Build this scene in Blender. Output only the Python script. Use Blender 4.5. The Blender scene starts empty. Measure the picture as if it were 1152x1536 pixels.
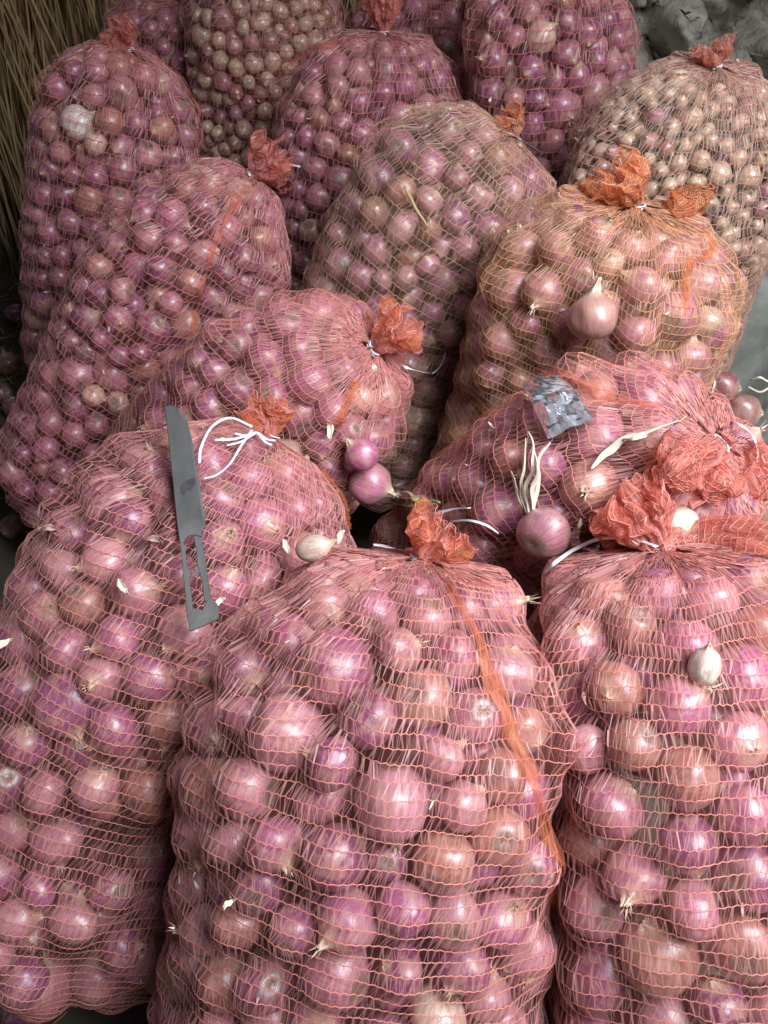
import bpy, math, random
import numpy as np
from mathutils import Vector, noise as mnoise
random.seed(7)
RNG = np.random.default_rng(11)
scene = bpy.context.scene
COL = scene.collection

# ------------------------------------------------------------------ camera, light, exposure
CAM_H, PITCH, FPX = 1.05, math.radians(38.0), 1278.0      # FPX: focal length in photograph pixels (1152 x 1536)
cam_d = bpy.data.cameras.new('camera')
cam = bpy.data.objects.new('camera', cam_d); COL.objects.link(cam)
cam.location = (0, 0, CAM_H)
cam.rotation_euler = (math.pi / 2 - PITCH, 0, 0)
cam_d.sensor_fit = 'VERTICAL'
cam_d.angle = 2 * math.atan(768 / FPX)
cam_d.clip_start, cam_d.clip_end = 0.02, 60
scene.camera = cam

world = bpy.data.worlds.new('World'); scene.world = world; world.use_nodes = True
bg = world.node_tree.nodes['Background']
bg.inputs[0].default_value = (0.62, 0.72, 0.90, 1); bg.inputs[1].default_value = 0.042

def area_light(name, loc, target, size, size_y, power, color):
    d = bpy.data.lights.new(name, 'AREA'); d.shape = 'RECTANGLE'
    d.size, d.size_y, d.energy, d.color = size, size_y, power, color
    o = bpy.data.objects.new(name, d); COL.objects.link(o)
    o.location = loc
    o.rotation_euler = (Vector(target) - Vector(loc)).to_track_quat('-Z', 'Y').to_euler()
    return o
# daylight through the open doorway behind and above the photographer, a little to the right
door = area_light('doorway_daylight', (0.74, -0.02, 1.76), (0.20, 0.76, 0.50), .90, .85, 27, (0.85, 0.90, 1.0))
door.data.spread = math.radians(112)
# sun on the outer side of the reed wall, leaking through its gaps
sp = bpy.data.lights.new('sun_behind_reeds', 'SPOT'); sp.energy = 90; sp.spot_size = math.radians(40); sp.color = (1, .8, .5)
sp.shadow_soft_size = .03
spo = bpy.data.objects.new('sun_behind_reeds', sp); COL.objects.link(spo)
spo.location = (-1.05, 3.3, 1.35)
spo.rotation_euler = (Vector((-.85, 2.5, .72)) - spo.location).to_track_quat('-Z', 'Y').to_euler()

vs_ = scene.view_settings
vs_.view_transform = 'Standard'; vs_.look = 'None'; vs_.gamma = 1; vs_.exposure = 0.14; vs_.use_curve_mapping = False
scene.cycles.use_denoising = True
scene.cycles.max_bounces = 4; scene.cycles.transparent_max_bounces = 14
scene.cycles.use_adaptive_sampling = True; scene.cycles.adaptive_threshold = .025
scene.cycles.diffuse_bounces = 2; scene.cycles.glossy_bounces = 2; scene.cycles.transmission_bounces = 4
scene.cycles.sample_clamp_indirect = 4

CP, SP = math.cos(PITCH), math.sin(PITCH)
CAM = np.array([0., 0., CAM_H])
FW = np.array([0, CP, -SP]); UPV = np.array([0, SP, CP]); RT = np.array([1., 0, 0])
def ray(x, y):
    d = FW * FPX + RT * (x - 576) + UPV * (768 - y)
    return d / np.linalg.norm(d)
def at(x, y, d): return CAM + ray(x, y) * d
def at_z(x, y, z):
    r = ray(x, y); return CAM + r * ((z - CAM_H) / r[2])
def proj(P):
    Q = np.asarray(P) - CAM; z = Q @ FW
    return 576 + FPX * (Q @ RT) / z, 768 - FPX * (Q @ UPV) / z, z

# ------------------------------------------------------------------ helpers
def mk_mesh(name, V, faces, smooth=True):
    """V: (n,3) floats; faces: list of int arrays, each (k,3) or (k,4)"""
    me = bpy.data.meshes.new(name)
    V = np.asarray(V, dtype=np.float32)
    if not isinstance(faces, (list, tuple)): faces = [faces]
    faces = [np.asarray(f, dtype=np.int32) for f in faces if len(f)]
    nl = sum(f.size for f in faces); nf = sum(len(f) for f in faces)
    me.vertices.add(len(V)); me.vertices.foreach_set('co', V.ravel())
    me.loops.add(nl); me.loops.foreach_set('vertex_index', np.concatenate([f.ravel() for f in faces]))
    sizes = np.concatenate([np.full(len(f), f.shape[1], np.int32) for f in faces])
    me.polygons.add(nf)
    me.polygons.foreach_set('loop_start', np.concatenate([[0], np.cumsum(sizes)[:-1]]).astype(np.int32))
    me.update(calc_edges=True)
    me.polygons.foreach_set('use_smooth', np.full(nf, smooth, dtype=bool))
    me.validate(); me.update()
    return me
def link(name, me, mat=None, parent=None, **props):
    o = bpy.data.objects.new(name, me); COL.objects.link(o)
    if mat is not None and me is not None and not me.materials: me.materials.append(mat)
    if parent is not None: o.parent = parent
    for k, v in props.items(): o[k] = v
    return o
def empty(name, loc, **props):
    o = bpy.data.objects.new(name, None); COL.objects.link(o); o.location = tuple(loc); o.empty_display_size = .05
    for k, v in props.items(): o[k] = v
    return o
def child(name, V, faces, mat, root, smooth=True, **props):
    """mesh given in world space, parented to root (whose rotation is zero)"""
    V = np.asarray(V, dtype=float) - np.array(root.location)
    return link(name, mk_mesh(name, V, faces, smooth), mat, root, **props)
def norm(v): return v / (np.linalg.norm(v, axis=-1, keepdims=True) + 1e-12)
def catmull(P, n=8):
    P = np.asarray(P, float); out = []
    Q = np.vstack([2 * P[0] - P[1], P, 2 * P[-1] - P[-2]])
    for i in range(1, len(Q) - 2):
        for t in np.linspace(0, 1, n, endpoint=False):
            a, b, c, d = Q[i - 1], Q[i], Q[i + 1], Q[i + 2]
            out.append(.5 * (2 * b + (c - a) * t + (2 * a - 5 * b + 4 * c - d) * t * t + (3 * b - a - 3 * c + d) * t ** 3))
    out.append(P[-1]); return np.array(out)
def sweep(path, rad_a, rad_b, side_hint=(0, 0, 1), nseg=8, twist=0.0):
    """elliptic tube along path; rad_a across, rad_b thickness; radii may be arrays"""
    path = np.asarray(path, float); n = len(path)
    T = norm(np.gradient(path, axis=0)); H = np.array(side_hint, float)
    A = norm(np.cross(T, H)); B = np.cross(A, T)
    tw = np.linspace(0, twist, n)[:, None]
    A, B = A * np.cos(tw) + B * np.sin(tw), B * np.cos(tw) - A * np.sin(tw)
    ra = np.broadcast_to(np.asarray(rad_a, float), (n,))[:, None]; rb = np.broadcast_to(np.asarray(rad_b, float), (n,))[:, None]
    rings = []
    for k in range(nseg):
        a = 2 * math.pi * k / nseg
        rings.append(path + A * ra * math.cos(a) + B * rb * math.sin(a))
    V = np.stack(rings, 1).reshape(-1, 3)
    i, k = np.meshgrid(np.arange(n - 1), np.arange(nseg), indexing='ij')
    k2 = (k + 1) % nseg
    F = np.stack([i * nseg + k, i * nseg + k2, (i + 1) * nseg + k2, (i + 1) * nseg + k], -1).reshape(-1, 4)
    V = np.vstack([V, path[0], path[-1]]); c0, c1 = n * nseg, n * nseg + 1
    kk = np.arange(nseg); kn = (kk + 1) % nseg
    caps = np.vstack([np.stack([np.full(nseg, c0), kn, kk], 1), np.stack([np.full(nseg, c1), (n - 1) * nseg + kk, (n - 1) * nseg + kn], 1)])
    return V, F, caps
def merge(parts):
    Vs, Q, T, off = [], [], [], 0
    for V, F, caps in parts:
        Vs.append(V); Q.append(F + off); T.append(caps + off); off += len(V)
    return np.vstack(Vs), [np.vstack(Q), np.vstack(T)]

# ------------------------------------------------------------------ materials
def new_mat(name):
    m = bpy.data.materials.new(name); m.use_nodes = True
    nt = m.node_tree; nt.nodes.clear()
    out = nt.nodes.new('ShaderNodeOutputMaterial')
    return m, nt, out
def N(nt, typ, **kw):
    n = nt.nodes.new(typ)
    for k, v in kw.items():
        if k.startswith('i_'):
            n.inputs[k[2:].replace('_', ' ')].default_value = v
        else: setattr(n, k, v)
    return n
def mixc(nt, fac, a, b, mode='MIX'):
    n = nt.nodes.new('ShaderNodeMix'); n.data_type = 'RGBA'; n.blend_type = mode
    for sock, val in ((0, fac), (6, a), (7, b)):
        if hasattr(val, 'is_output'): nt.links.new(val, n.inputs[sock])
        elif sock == 0: n.inputs[0].default_value = val
        else: n.inputs[sock].default_value = (*val, 1) if len(val) == 3 else val
    return n.outputs[2]
def ramp(nt, src, pts):
    n = nt.nodes.new('ShaderNodeValToRGB'); e = n.color_ramp.elements
    while len(e) < len(pts): e.new(.5)
    for el, (p, c) in zip(e, pts):
        el.position = p; el.color = (c, c, c, 1) if not isinstance(c, tuple) else (*c, 1)
    nt.links.new(src, n.inputs[0]); return n.outputs[0]
def math_n(nt, op, a, b=None, c=None):
    n = nt.nodes.new('ShaderNodeMath'); n.operation = op
    for k, v in enumerate((a, b, c)):
        if v is None: continue
        if hasattr(v, 'is_output'): nt.links.new(v, n.inputs[k])
        else: n.inputs[k].default_value = v
    return n.outputs[0]
def simple_mat(name, c1, c2, scale=30, rough=.6, spec=.4, bump=.2, metallic=0., stretch=None, transl=0.0, detail=5, bdist=.002):
    m, nt, out = new_mat(name)
    tc = N(nt, 'ShaderNodeTexCoord'); src = tc.outputs['Object']
    if stretch:
        mp = N(nt, 'ShaderNodeMapping'); mp.inputs['Scale'].default_value = stretch
        nt.links.new(src, mp.inputs[0]); src = mp.outputs[0]
    nz = N(nt, 'ShaderNodeTexNoise', i_Scale=scale, i_Detail=detail, i_Roughness=.6); nt.links.new(src, nz.inputs['Vector'])
    f = ramp(nt, nz.outputs[0], [(.3, 0.), (.7, 1.)])
    col = mixc(nt, f, c1, c2)
    b = N(nt, 'ShaderNodeBsdfPrincipled', i_Roughness=rough, i_Metallic=metallic)
    b.inputs['Specular IOR Level'].default_value = spec
    nt.links.new(col, b.inputs['Base Color'])
    if bump:
        bp = N(nt, 'ShaderNodeBump', i_Strength=bump, i_Distance=bdist); nt.links.new(nz.outputs[0], bp.inputs['Height']); nt.links.new(bp.outputs[0], b.inputs['Normal'])
    if transl:
        t = N(nt, 'ShaderNodeBsdfTranslucent'); nt.links.new(col, t.inputs[0])
        mx = N(nt, 'ShaderNodeMixShader'); mx.inputs[0].default_value = transl
        nt.links.new(b.outputs[0], mx.inputs[1]); nt.links.new(t.outputs[0], mx.inputs[2]); nt.links.new(mx.outputs[0], out.inputs[0])
    else: nt.links.new(b.outputs[0], out.inputs[0])
    return m

def onion_mat(name, from_object):
    m, nt, out = new_mat(name)
    pos = N(nt, 'ShaderNodeAttribute', attribute_name='opos').outputs['Vector']
    if from_object:
        oi = N(nt, 'ShaderNodeObjectInfo'); C = oi.outputs['Color']; rnd = oi.outputs['Random']
    else:
        at_ = N(nt, 'ShaderNodeAttribute', attribute_name='tint'); C = at_.outputs['Color']; rnd = at_.outputs['Alpha']
    r100 = math_n(nt, 'MULTIPLY', rnd, 97.0)
    off = N(nt, 'ShaderNodeCombineXYZ'); nt.links.new(r100, off.inputs[0]); nt.links.new(r100, off.inputs[2])
    sx = N(nt, 'ShaderNodeSeparateXYZ'); nt.links.new(pos, sx.inputs[0])
    # meridian streaks
    ang = math_n(nt, 'ARCTAN2', sx.outputs[1], sx.outputs[0])
    cx = math_n(nt, 'MULTIPLY', math_n(nt, 'COSINE', ang), 7.0); sy = math_n(nt, 'MULTIPLY', math_n(nt, 'SINE', ang), 7.0)
    cv = N(nt, 'ShaderNodeCombineXYZ'); nt.links.new(cx, cv.inputs[0]); nt.links.new(sy, cv.inputs[1]); nt.links.new(math_n(nt, 'ADD', sx.outputs[2], r100), cv.inputs[2])
    st = N(nt, 'ShaderNodeTexNoise', i_Scale=1.6, i_Detail=3.0, i_Roughness=.65); nt.links.new(cv.outputs[0], st.inputs['Vector'])
    streak = ramp(nt, st.outputs[0], [(.35, 0.), (.68, 1.)])
    va = N(nt, 'ShaderNodeVectorMath', operation='ADD'); nt.links.new(pos, va.inputs[0]); nt.links.new(off.outputs[0], va.inputs[1])
    n1 = N(nt, 'ShaderNodeTexNoise', i_Scale=1.5, i_Detail=6.0, i_Roughness=.62, i_Distortion=.4); nt.links.new(va.outputs[0], n1.inputs['Vector'])
    n2 = N(nt, 'ShaderNodeTexNoise', i_Scale=9.0, i_Detail=6.0, i_Roughness=.7); nt.links.new(va.outputs[0], n2.inputs['Vector'])
    hue = N(nt, 'ShaderNodeHueSaturation', i_Saturation=1.12, i_Value=.62); nt.links.new(C, hue.inputs['Color'])
    c = mixc(nt, streak, C, hue.outputs[0])
    papery = ramp(nt, n1.outputs[0], [(.50, 0.), (.535, .5), (.58, .6), (.72, .85)])
    c = mixc(nt, papery, c, (.43, .235, .19))
    fl = ramp(nt, n2.outputs[0], [(.60, 0.), (.72, .6)])
    c = mixc(nt, fl, c, (.52, .36, .31))
    dirt = ramp(nt, n2.outputs[0], [(.24, .7), (.36, 0.)])
    c = mixc(nt, dirt, c, (.10, .06, .05))
    zz = math_n(nt, 'ADD', sx.outputs[2], math_n(nt, 'MULTIPLY', math_n(nt, 'SUBTRACT', n2.outputs[0], .5), .35))
    top = ramp(nt, math_n(nt, 'MULTIPLY_ADD', zz, .5, .5), [(.90, 0.), (1.0, 1.)])
    c = mixc(nt, top, c, (.52, .37, .24))
    bot = ramp(nt, math_n(nt, 'MULTIPLY_ADD', zz, .5, .5), [(.02, 1.), (.07, 0.)])
    c = mixc(nt, bot, c, (.17, .12, .085))
    b = N(nt, 'ShaderNodeBsdfPrincipled'); nt.links.new(c, b.inputs['Base Color'])
    rr = ramp(nt, n1.outputs[0], [(.4, .42), (.7, .58)]); nt.links.new(rr, b.inputs['Roughness'])
    b.inputs['Specular IOR Level'].default_value = .62
    b.inputs['Subsurface Weight'].default_value = 0.0
    b.inputs['Coat Weight'].default_value = .85; b.inputs['Coat Roughness'].default_value = .33; b.inputs['Coat IOR'].default_value = 1.6
    bp = N(nt, 'ShaderNodeBump', i_Strength=.35, i_Distance=.0012)
    hh = math_n(nt, 'ADD', st.outputs[0], math_n(nt, 'MULTIPLY', n2.outputs[0], .8)); nt.links.new(hh, bp.inputs['Height']); nt.links.new(bp.outputs[0], b.inputs['Normal'])
    nt.links.new(b.outputs[0], out.inputs[0])
    return m
M_ONION = onion_mat('onion_skin', True)
M_ONION_STUFF = onion_mat('onion_skin_mass', False)

def net_mat(name, weft, tape, film):
    """three materials of one net: knotted weft yarn, clear flat tape, dense gathered film"""
    m1, nt, out = new_mat(name + '_yarn')
    b = N(nt, 'ShaderNodeBsdfPrincipled', i_Roughness=.5); b.inputs['Base Color'].default_value = (*weft, 1)
    t = N(nt, 'ShaderNodeBsdfTranslucent'); t.inputs[0].default_value = (*weft, 1)
    mx = N(nt, 'ShaderNodeMixShader'); mx.inputs[0].default_value = .3
    nt.links.new(b.outputs[0], mx.inputs[1]); nt.links.new(t.outputs[0], mx.inputs[2]); nt.links.new(mx.outputs[0], out.inputs[0])
    m2, nt, out = new_mat(name + '_tape')
    b = N(nt, 'ShaderNodeBsdfPrincipled', i_Roughness=.36); b.inputs['Base Color'].default_value = (*tape, 1); b.inputs['Specular IOR Level'].default_value = 1.0
    t = N(nt, 'ShaderNodeBsdfTranslucent'); t.inputs[0].default_value = (*tape, 1)
    mx = N(nt, 'ShaderNodeMixShader'); mx.inputs[0].default_value = .25
    tr = N(nt, 'ShaderNodeBsdfTransparent'); tr.inputs[0].default_value = (1., .90, .87, 1)
    mx2 = N(nt, 'ShaderNodeMixShader'); mx2.inputs[0].default_value = .37
    nt.links.new(b.outputs[0], mx.inputs[1]); nt.links.new(t.outputs[0], mx.inputs[2])
    nt.links.new(tr.outputs[0], mx2.inputs[1]); nt.links.new(mx.outputs[0], mx2.inputs[2]); nt.links.new(mx2.outputs[0], out.inputs[0])
    m3, nt, out = new_mat(name + '_film')
    uv = N(nt, 'ShaderNodeAttribute', attribute_name='fuv')
    mp = N(nt, 'ShaderNodeMapping'); mp.inputs['Scale'].default_value = (1.2, .18, 1); nt.links.new(uv.outputs['Vector'], mp.inputs[0])
    nz = N(nt, 'ShaderNodeTexNoise', i_Scale=1., i_Detail=4., i_Roughness=.7); nt.links.new(mp.outputs[0], nz.inputs['Vector'])
    al = ramp(nt, nz.outputs[0], [(.32, .05), (.68, .42)])
    col = mixc(nt, nz.outputs[0], film, tuple(min(1, x * 1.05 + .08) for x in film))
    b = N(nt, 'ShaderNodeBsdfPrincipled', i_Roughness=.38); nt.links.new(col, b.inputs['Base Color']); b.inputs['Specular IOR Level'].default_value = .6
    bp = N(nt, 'ShaderNodeBump', i_Strength=.6, i_Distance=.0015); nt.links.new(al, bp.inputs['Height']); nt.links.new(bp.outputs[0], b.inputs['Normal'])
    t = N(nt, 'ShaderNodeBsdfTranslucent'); nt.links.new(col, t.inputs[0])
    mx = N(nt, 'ShaderNodeMixShader'); mx.inputs[0].default_value = .4
    nt.links.new(b.outputs[0], mx.inputs[1]); nt.links.new(t.outputs[0], mx.inputs[2])
    tr = N(nt, 'ShaderNodeBsdfTransparent'); tr.inputs[0].default_value = (1, .8, .72, 1)
    mx2 = N(nt, 'ShaderNodeMixShader'); nt.links.new(al, mx2.inputs[0])
    nt.links.new(tr.outputs[0], mx2.inputs[1]); nt.links.new(mx.outputs[0], mx2.inputs[2]); nt.links.new(mx2.outputs[0], out.inputs[0])
    return m1, m2, m3
NETS = {
    'red':    net_mat('salmon_net', (.76, .275, .215), (.76, .40, .37), (.84, .32, .24)),
    'orange': net_mat('orange_net', (.80, .38, .19), (.76, .48, .31), (.86, .31, .10)),
    'tan':    net_mat('tan_net', (.66, .31, .21), (.62, .44, .32), (.80, .25, .07)),
    'pale':   net_mat('faded_net', (.70, .30, .22), (.72, .56, .44), (.84, .23, .13)),
    'dark':   net_mat('crimson_net', (.68, .21, .16), (.70, .38, .38), (.72, .12, .08)),
}
def sheer_mat(name, c, a):
    m, nt, out = new_mat(name)
    b = N(nt, 'ShaderNodeBsdfPrincipled', i_Roughness=.5); b.inputs['Base Color'].default_value = (*c, 1)
    b.inputs['Sheen Weight'].default_value = .6; b.inputs['Sheen Tint'].default_value = (1, .72, .66, 1)
    t = N(nt, 'ShaderNodeBsdfTranslucent'); t.inputs[0].default_value = (*c, 1)
    tc = N(nt, 'ShaderNodeTexCoord'); nz = N(nt, 'ShaderNodeTexNoise', i_Scale=9., i_Detail=3.); nt.links.new(tc.outputs['Object'], nz.inputs['Vector'])
    f = ramp(nt, nz.outputs[0], [(.3, a * .6), (.7, a * 1.4)])
    mx = N(nt, 'ShaderNodeMixShader'); mx.inputs[0].default_value = .35; nt.links.new(b.outputs[0], mx.inputs[1]); nt.links.new(t.outputs[0], mx.inputs[2])
    tr = N(nt, 'ShaderNodeBsdfTransparent'); m2 = N(nt, 'ShaderNodeMixShader')
    nt.links.new(f, m2.inputs[0]); nt.links.new(tr.outputs[0], m2.inputs[1]); nt.links.new(mx.outputs[0], m2.inputs[2]); nt.links.new(m2.outputs[0], out.inputs[0])
    return m
SHEER = {'pale': sheer_mat('faded_sheer', (.78, .42, .30), .03), 'red': sheer_mat('salmon_sheer', (.82, .27, .20), .08), 'orange': sheer_mat('orange_sheer', (.84, .44, .20), .11),
         'tan': sheer_mat('tan_sheer', (.68, .42, .24), .10), 'dark': sheer_mat('crimson_sheer', (.74, .20, .15), .085)}
M_TIE = simple_mat('white_tie_tape', (.80, .80, .84), (.66, .68, .74), 80, .35, .5, .1)
M_STEEL = simple_mat('tarnished_steel', (.085, .08, .07), (.20, .195, .185), 28, .40, .5, .25, .65, (1, .5, .35), detail=9)
M_STAIN = simple_mat('dark_stain', (.02, .018, .02), (.05, .045, .045), 60, .55, .3, .1)
M_STRAW = simple_mat('dry_straw', (.29, .19, .08), (.46, .33, .16), 18, .55, .35, .2, 0, (1, 1, .1))
M_STRAWD = simple_mat('old_straw', (.19, .125, .055), (.36, .25, .12), 18, .65, .25, .2, 0, (1, 1, .1))
M_STALK = simple_mat('dry_onion_leaf', (.74, .65, .45), (.85, .80, .66), 90, .5, .4, .2, transl=.2)
M_GREEN = simple_mat('green_shoot', (.24, .30, .07), (.40, .42, .16), 60, .4, .5, .1)
M_MUD = simple_mat('mud_plaster', (.37, .34, .27), (.56, .52, .43), 26, .85, .2, 1., bdist=.012)
M_EARTH = simple_mat('dusty_earth', (.26, .27, .23), (.40, .41, .355), 22, .9, .15, .6, bdist=.004)
M_GROUND = simple_mat('earth_floor', (.07, .06, .045), (.14, .12, .09), 9, .95, .1, .6, bdist=.006)
M_SKINFLAKE = simple_mat('onion_skin_flake', (.40, .20, .16), (.62, .45, .36), 60, .4, .5, .2, transl=.3)

# ------------------------------------------------------------------ setting: floor, walls, ledge
def sheet(nx, ny, f):
    i, j = np.meshgrid(np.arange(nx), np.arange(ny), indexing='ij')
    V = np.array([f(a / (nx - 1), b / (ny - 1)) for a, b in zip(i.ravel(), j.ravel())])
    q = (i[:-1, :-1] * ny + j[:-1, :-1]).ravel()
    return V, np.stack([q, q + ny, q + ny + 1, q + 1], 1)
def fbm(x, y, z, o=4): return mnoise.fractal(Vector((x, y, z)), 1.0, 2.0, o)
V, F = sheet(90, 90, lambda a, b: ((a - .5) * 8, -1 + b * 7, .012 * fbm(a * 40, b * 40, 0)  - .012))
link('ground', mk_mesh('ground', V, F), M_GROUND, kind='structure')

def mud(a, b):
    x, z = .22 + a * 2.2, -.05 + b * 1.9
    q = Vector((x * 17 + z * 4, z * 11, 3.))
    d = mnoise.voronoi(q + Vector((fbm(x * 8, z * 8, 1), fbm(x * 8, z * 8, 7), 0)) * .8)[0]
    d2 = mnoise.voronoi(Vector((x * 36, z * 30, 8.)))[0]
    y = 2.20 + .085 * (d[0] / .6) ** 2 - .05 * min(1, (d[1] - d[0]) * 2.2) + .018 * d2[0] - .04 * fbm(x * 5, z * 5, 2) - .016 * fbm(x * 26, z * 26, 5, 6) - .25 * max(0, x - .9)
    return (x, y, z)
V, F = sheet(250, 210, mud)
back = V + np.array([0, .35, 0]); back[:, 1] = 2.75
nV = len(V); nx, ny = 250, 210
idx = np.arange(nx * ny).reshape(nx, ny)
bd = np.concatenate([idx[:, 0], idx[-1, 1:], idx[-2::-1, -1], idx[0, -2:0:-1]])
bn = np.roll(bd, -1)
side = np.stack([bd, bn, bn + nV, bd + nV], 1)
link('mud_wall', mk_mesh('mud_wall', np.vstack([V, back]), [F, side]), M_MUD,
     label='dark grey green wall of lumpy mud at the upper right behind the sacks', category='wall')

def ledge(a, b):
    x, y = .61 + a * 1.3, .98 + b * 1.1
    e = min(1, a / .12) ** .6 * min(1, b / .10) ** .6
    z = (.30 + .10 * b) * e + .03 * fbm(x * 5, y * 5, 1) + .008 * fbm(x * 28, y * 28, 4)
    return (x + .04 * fbm(y * 4, 3, 3), y, max(z, -.02))
V, F = sheet(90, 90, ledge)
link('earth_bank', mk_mesh('earth_bank', V, F), M_EARTH, kind='structure')

# reed wall: the reeds in front are pieces of their own, the ones packed behind are one mass
wall = empty('reed_wall', (-.6, 2.6, 0), label='wall of upright dry straw reeds at the upper left behind the sacks', category='wall')
def reed_path(L, bend, seed):
    t = np.linspace(0, 1, 6); r = random.Random(seed)
    bx, by = r.uniform(-bend, bend), r.uniform(-bend, bend)
    return np.stack([bx * t * t + .004 * np.sin(t * 9 + seed), by * t * t, t * L], 1)
variants = []
for k in range(8):
    rad = (.0022, .0035, .0048, .003, .002, .004, .0027, .0052)[k]
    V, F, c = sweep(reed_path(1.35, .26, k), np.linspace(rad, rad * .6, 6), np.linspace(rad, rad * .6, 6), (0, 1, .1), 5)
    variants.append(mk_mesh('reed', V, [F, c])); variants[-1].materials.append(M_STRAW if k % 3 else M_STRAWD)
for k in range(290):
    o = link('reed', random.choice(variants), None, wall)
    x = random.uniform(-1.55, .35)
    o.location = (x + .6, random.uniform(-.09, -.02), random.uniform(-.08, .02))
    o.rotation_euler = (random.gauss(-.03, .035), random.gauss(.03, .10), random.uniform(0, 6.3))
    o.scale = (1, 1, random.uniform(.75, 1.15))
parts = []
for k in range(1300):
    x = random.uniform(-1.75, .5); rad = random.uniform(.002, .0055)
    if -1.02 < x < -.86 and random.random() < .35: continue
    p = reed_path(random.uniform(1.1, 1.6), .10, k + 50) + np.array([x, 2.6 + random.uniform(-.01, .12), -.05])
    p[:, 0] += np.linspace(0, random.gauss(.02, .10), 6)
    parts.append(sweep(p, np.linspace(rad, rad * .6, 6), np.linspace(rad, rad * .6, 6), (0, 1, .1), 4))
V, Fs = merge(parts); child('reed_backing', V, Fs, M_STRAWD, wall, kind='stuff')

# ------------------------------------------------------------------ the sacks: layout
# tie point (photo x, y, metres along the ray), foot (photo x, y, height over floor), radius, mean onion radius, net colour
SACKS = {
 #     tie               foot              R     ro     net      bend (x,y,z)        shoulder  ruffle target px, length, flare
 'A': ((632, 838, .74),  (510, 1690, .10), .190, .0224, 'red',   (0, 0, 0),          .62, (668, 788), .036, .026),
 'B': ((405, 655, .90),  (70, 1465, .10),  .170, .0226, 'red',   (-.02, 0, .015),    .60, (388, 605), .036, .022),
 'C': ((990, 822, .76),  (1050, 1680, .10),.190, .0226, 'red',   (.01, 0, 0),        .64, (945, 762), .05, .030),
 'D': ((1078, 668, .84), (640, 960, .14),  .160, .0238, 'red',   (0, -.02, .06),     .70, (1040, 700), .06, .036),
 'E': ((562, 522, 1.00), (230, 860, .10),  .160, .0232, 'red',   (-.02, 0, .055),    .60, (612, 482), .05, .028),
 'F': ((955, 308, 1.13), (775, 840, .12),  .172, .0236, 'orange',(0, 0, .02),          .66, (930, 280), .05, .036),
 'G': ((772, 205, 1.38), (500, 740, .10),  .170, .0238, 'tan',   (-.05, 0, .075),    .64, (756, 180), .035, .02),
 'H': ((378, 262, 1.36), (85, 780, .10),   .150, .0218, 'dark',  (0, 0, .02),        .60, (410, 232), .055, .032),
 'I': ((192, 72, 1.74),  (135, 600, .10),  .150, .0226, 'dark',  (0, 0, .02),        .72, (178, 50), .04, .028),
 'J': ((575, 48, 1.74),  (535, 560, .10),  .205, .0222, 'dark',  (0, 0, 0),          .62, (575, -15), .06, .03),
 'K': ((815, -70, 1.74), (765, 530, .10),  .195, .0245, 'dark',  (0, 0, 0),          .70, (815, -110), .05, .03),
 'L': ((1072, 98, 1.46), (900, 625, .14),  .188, .0132, 'pale',  (0, 0, .03),        .60, (1068, 76), .03, .022),
 'M': ((400, -75, 2.12), (395, 440, .10),  .175, .0175, 'dark',  (0, 0, 0),          .70, (400, -110), .05, .03),
 'N': ((265, -5, 2.30),  (235, 400, .10),  .165, .0240, 'dark',  (0, 0, 0),          .80, (280, -30), .05, .03),
 'O': ((640, -38, 2.20), (610, 420, .10),  .185, .0240, 'dark',  (0, 0, 0),          .70, (640, -80), .05, .03),
}
SACK_LABEL = {
 'A': 'big salmon net sack of onions nearest the camera, tied with an orange knot',
 'B': 'net sack of onions at the left with the knife lying on it',
 'C': 'net sack of onions at the front right with one long white tie',
 'D': 'net sack of onions lying sideways under the clear plastic packet',
 'E': 'net sack of onions with orange tuft, leaning behind the knife sack',
 'F': 'orange net sack with one brown onion resting on its front',
 'G': 'brownish tan net sack in the middle, left of the orange one',
 'H': 'crimson net sack with large red ruffle at the left of the pile',
 'I': 'tall crimson net sack standing against the straw at the far left',
 'J': 'crimson net sack at the back middle, its seam gathered at the knot',
 'K': 'crimson net sack at the back right in front of the mud wall',
 'L': 'net sack full of tiny pale onions beside the mud wall',
 'M': 'far net sack of small tan onions at the top, left of centre',
 'N': 'dim net sack at the top left behind the tall standing one',
 'O': 'barely visible net sack at the very top edge, behind the middle ones',
}
WHERE = {'A': 'of the nearest sack', 'B': 'of the sack with the knife', 'C': 'of the front right sack', 'D': 'of the sack under the packet',
 'E': 'of the tufted sack behind', 'F': 'of the orange sack', 'G': 'of the tan sack', 'H': 'of the red ruffled sack',
 'I': 'of the tall sack by the straw', 'J': 'of the back middle sack', 'K': 'of the back right sack', 'L': 'of the sack by the mud wall',
 'M': 'of the far sack at the top', 'N': 'of the dim top left sack', 'O': 'of the sack at the top edge'}

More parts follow.
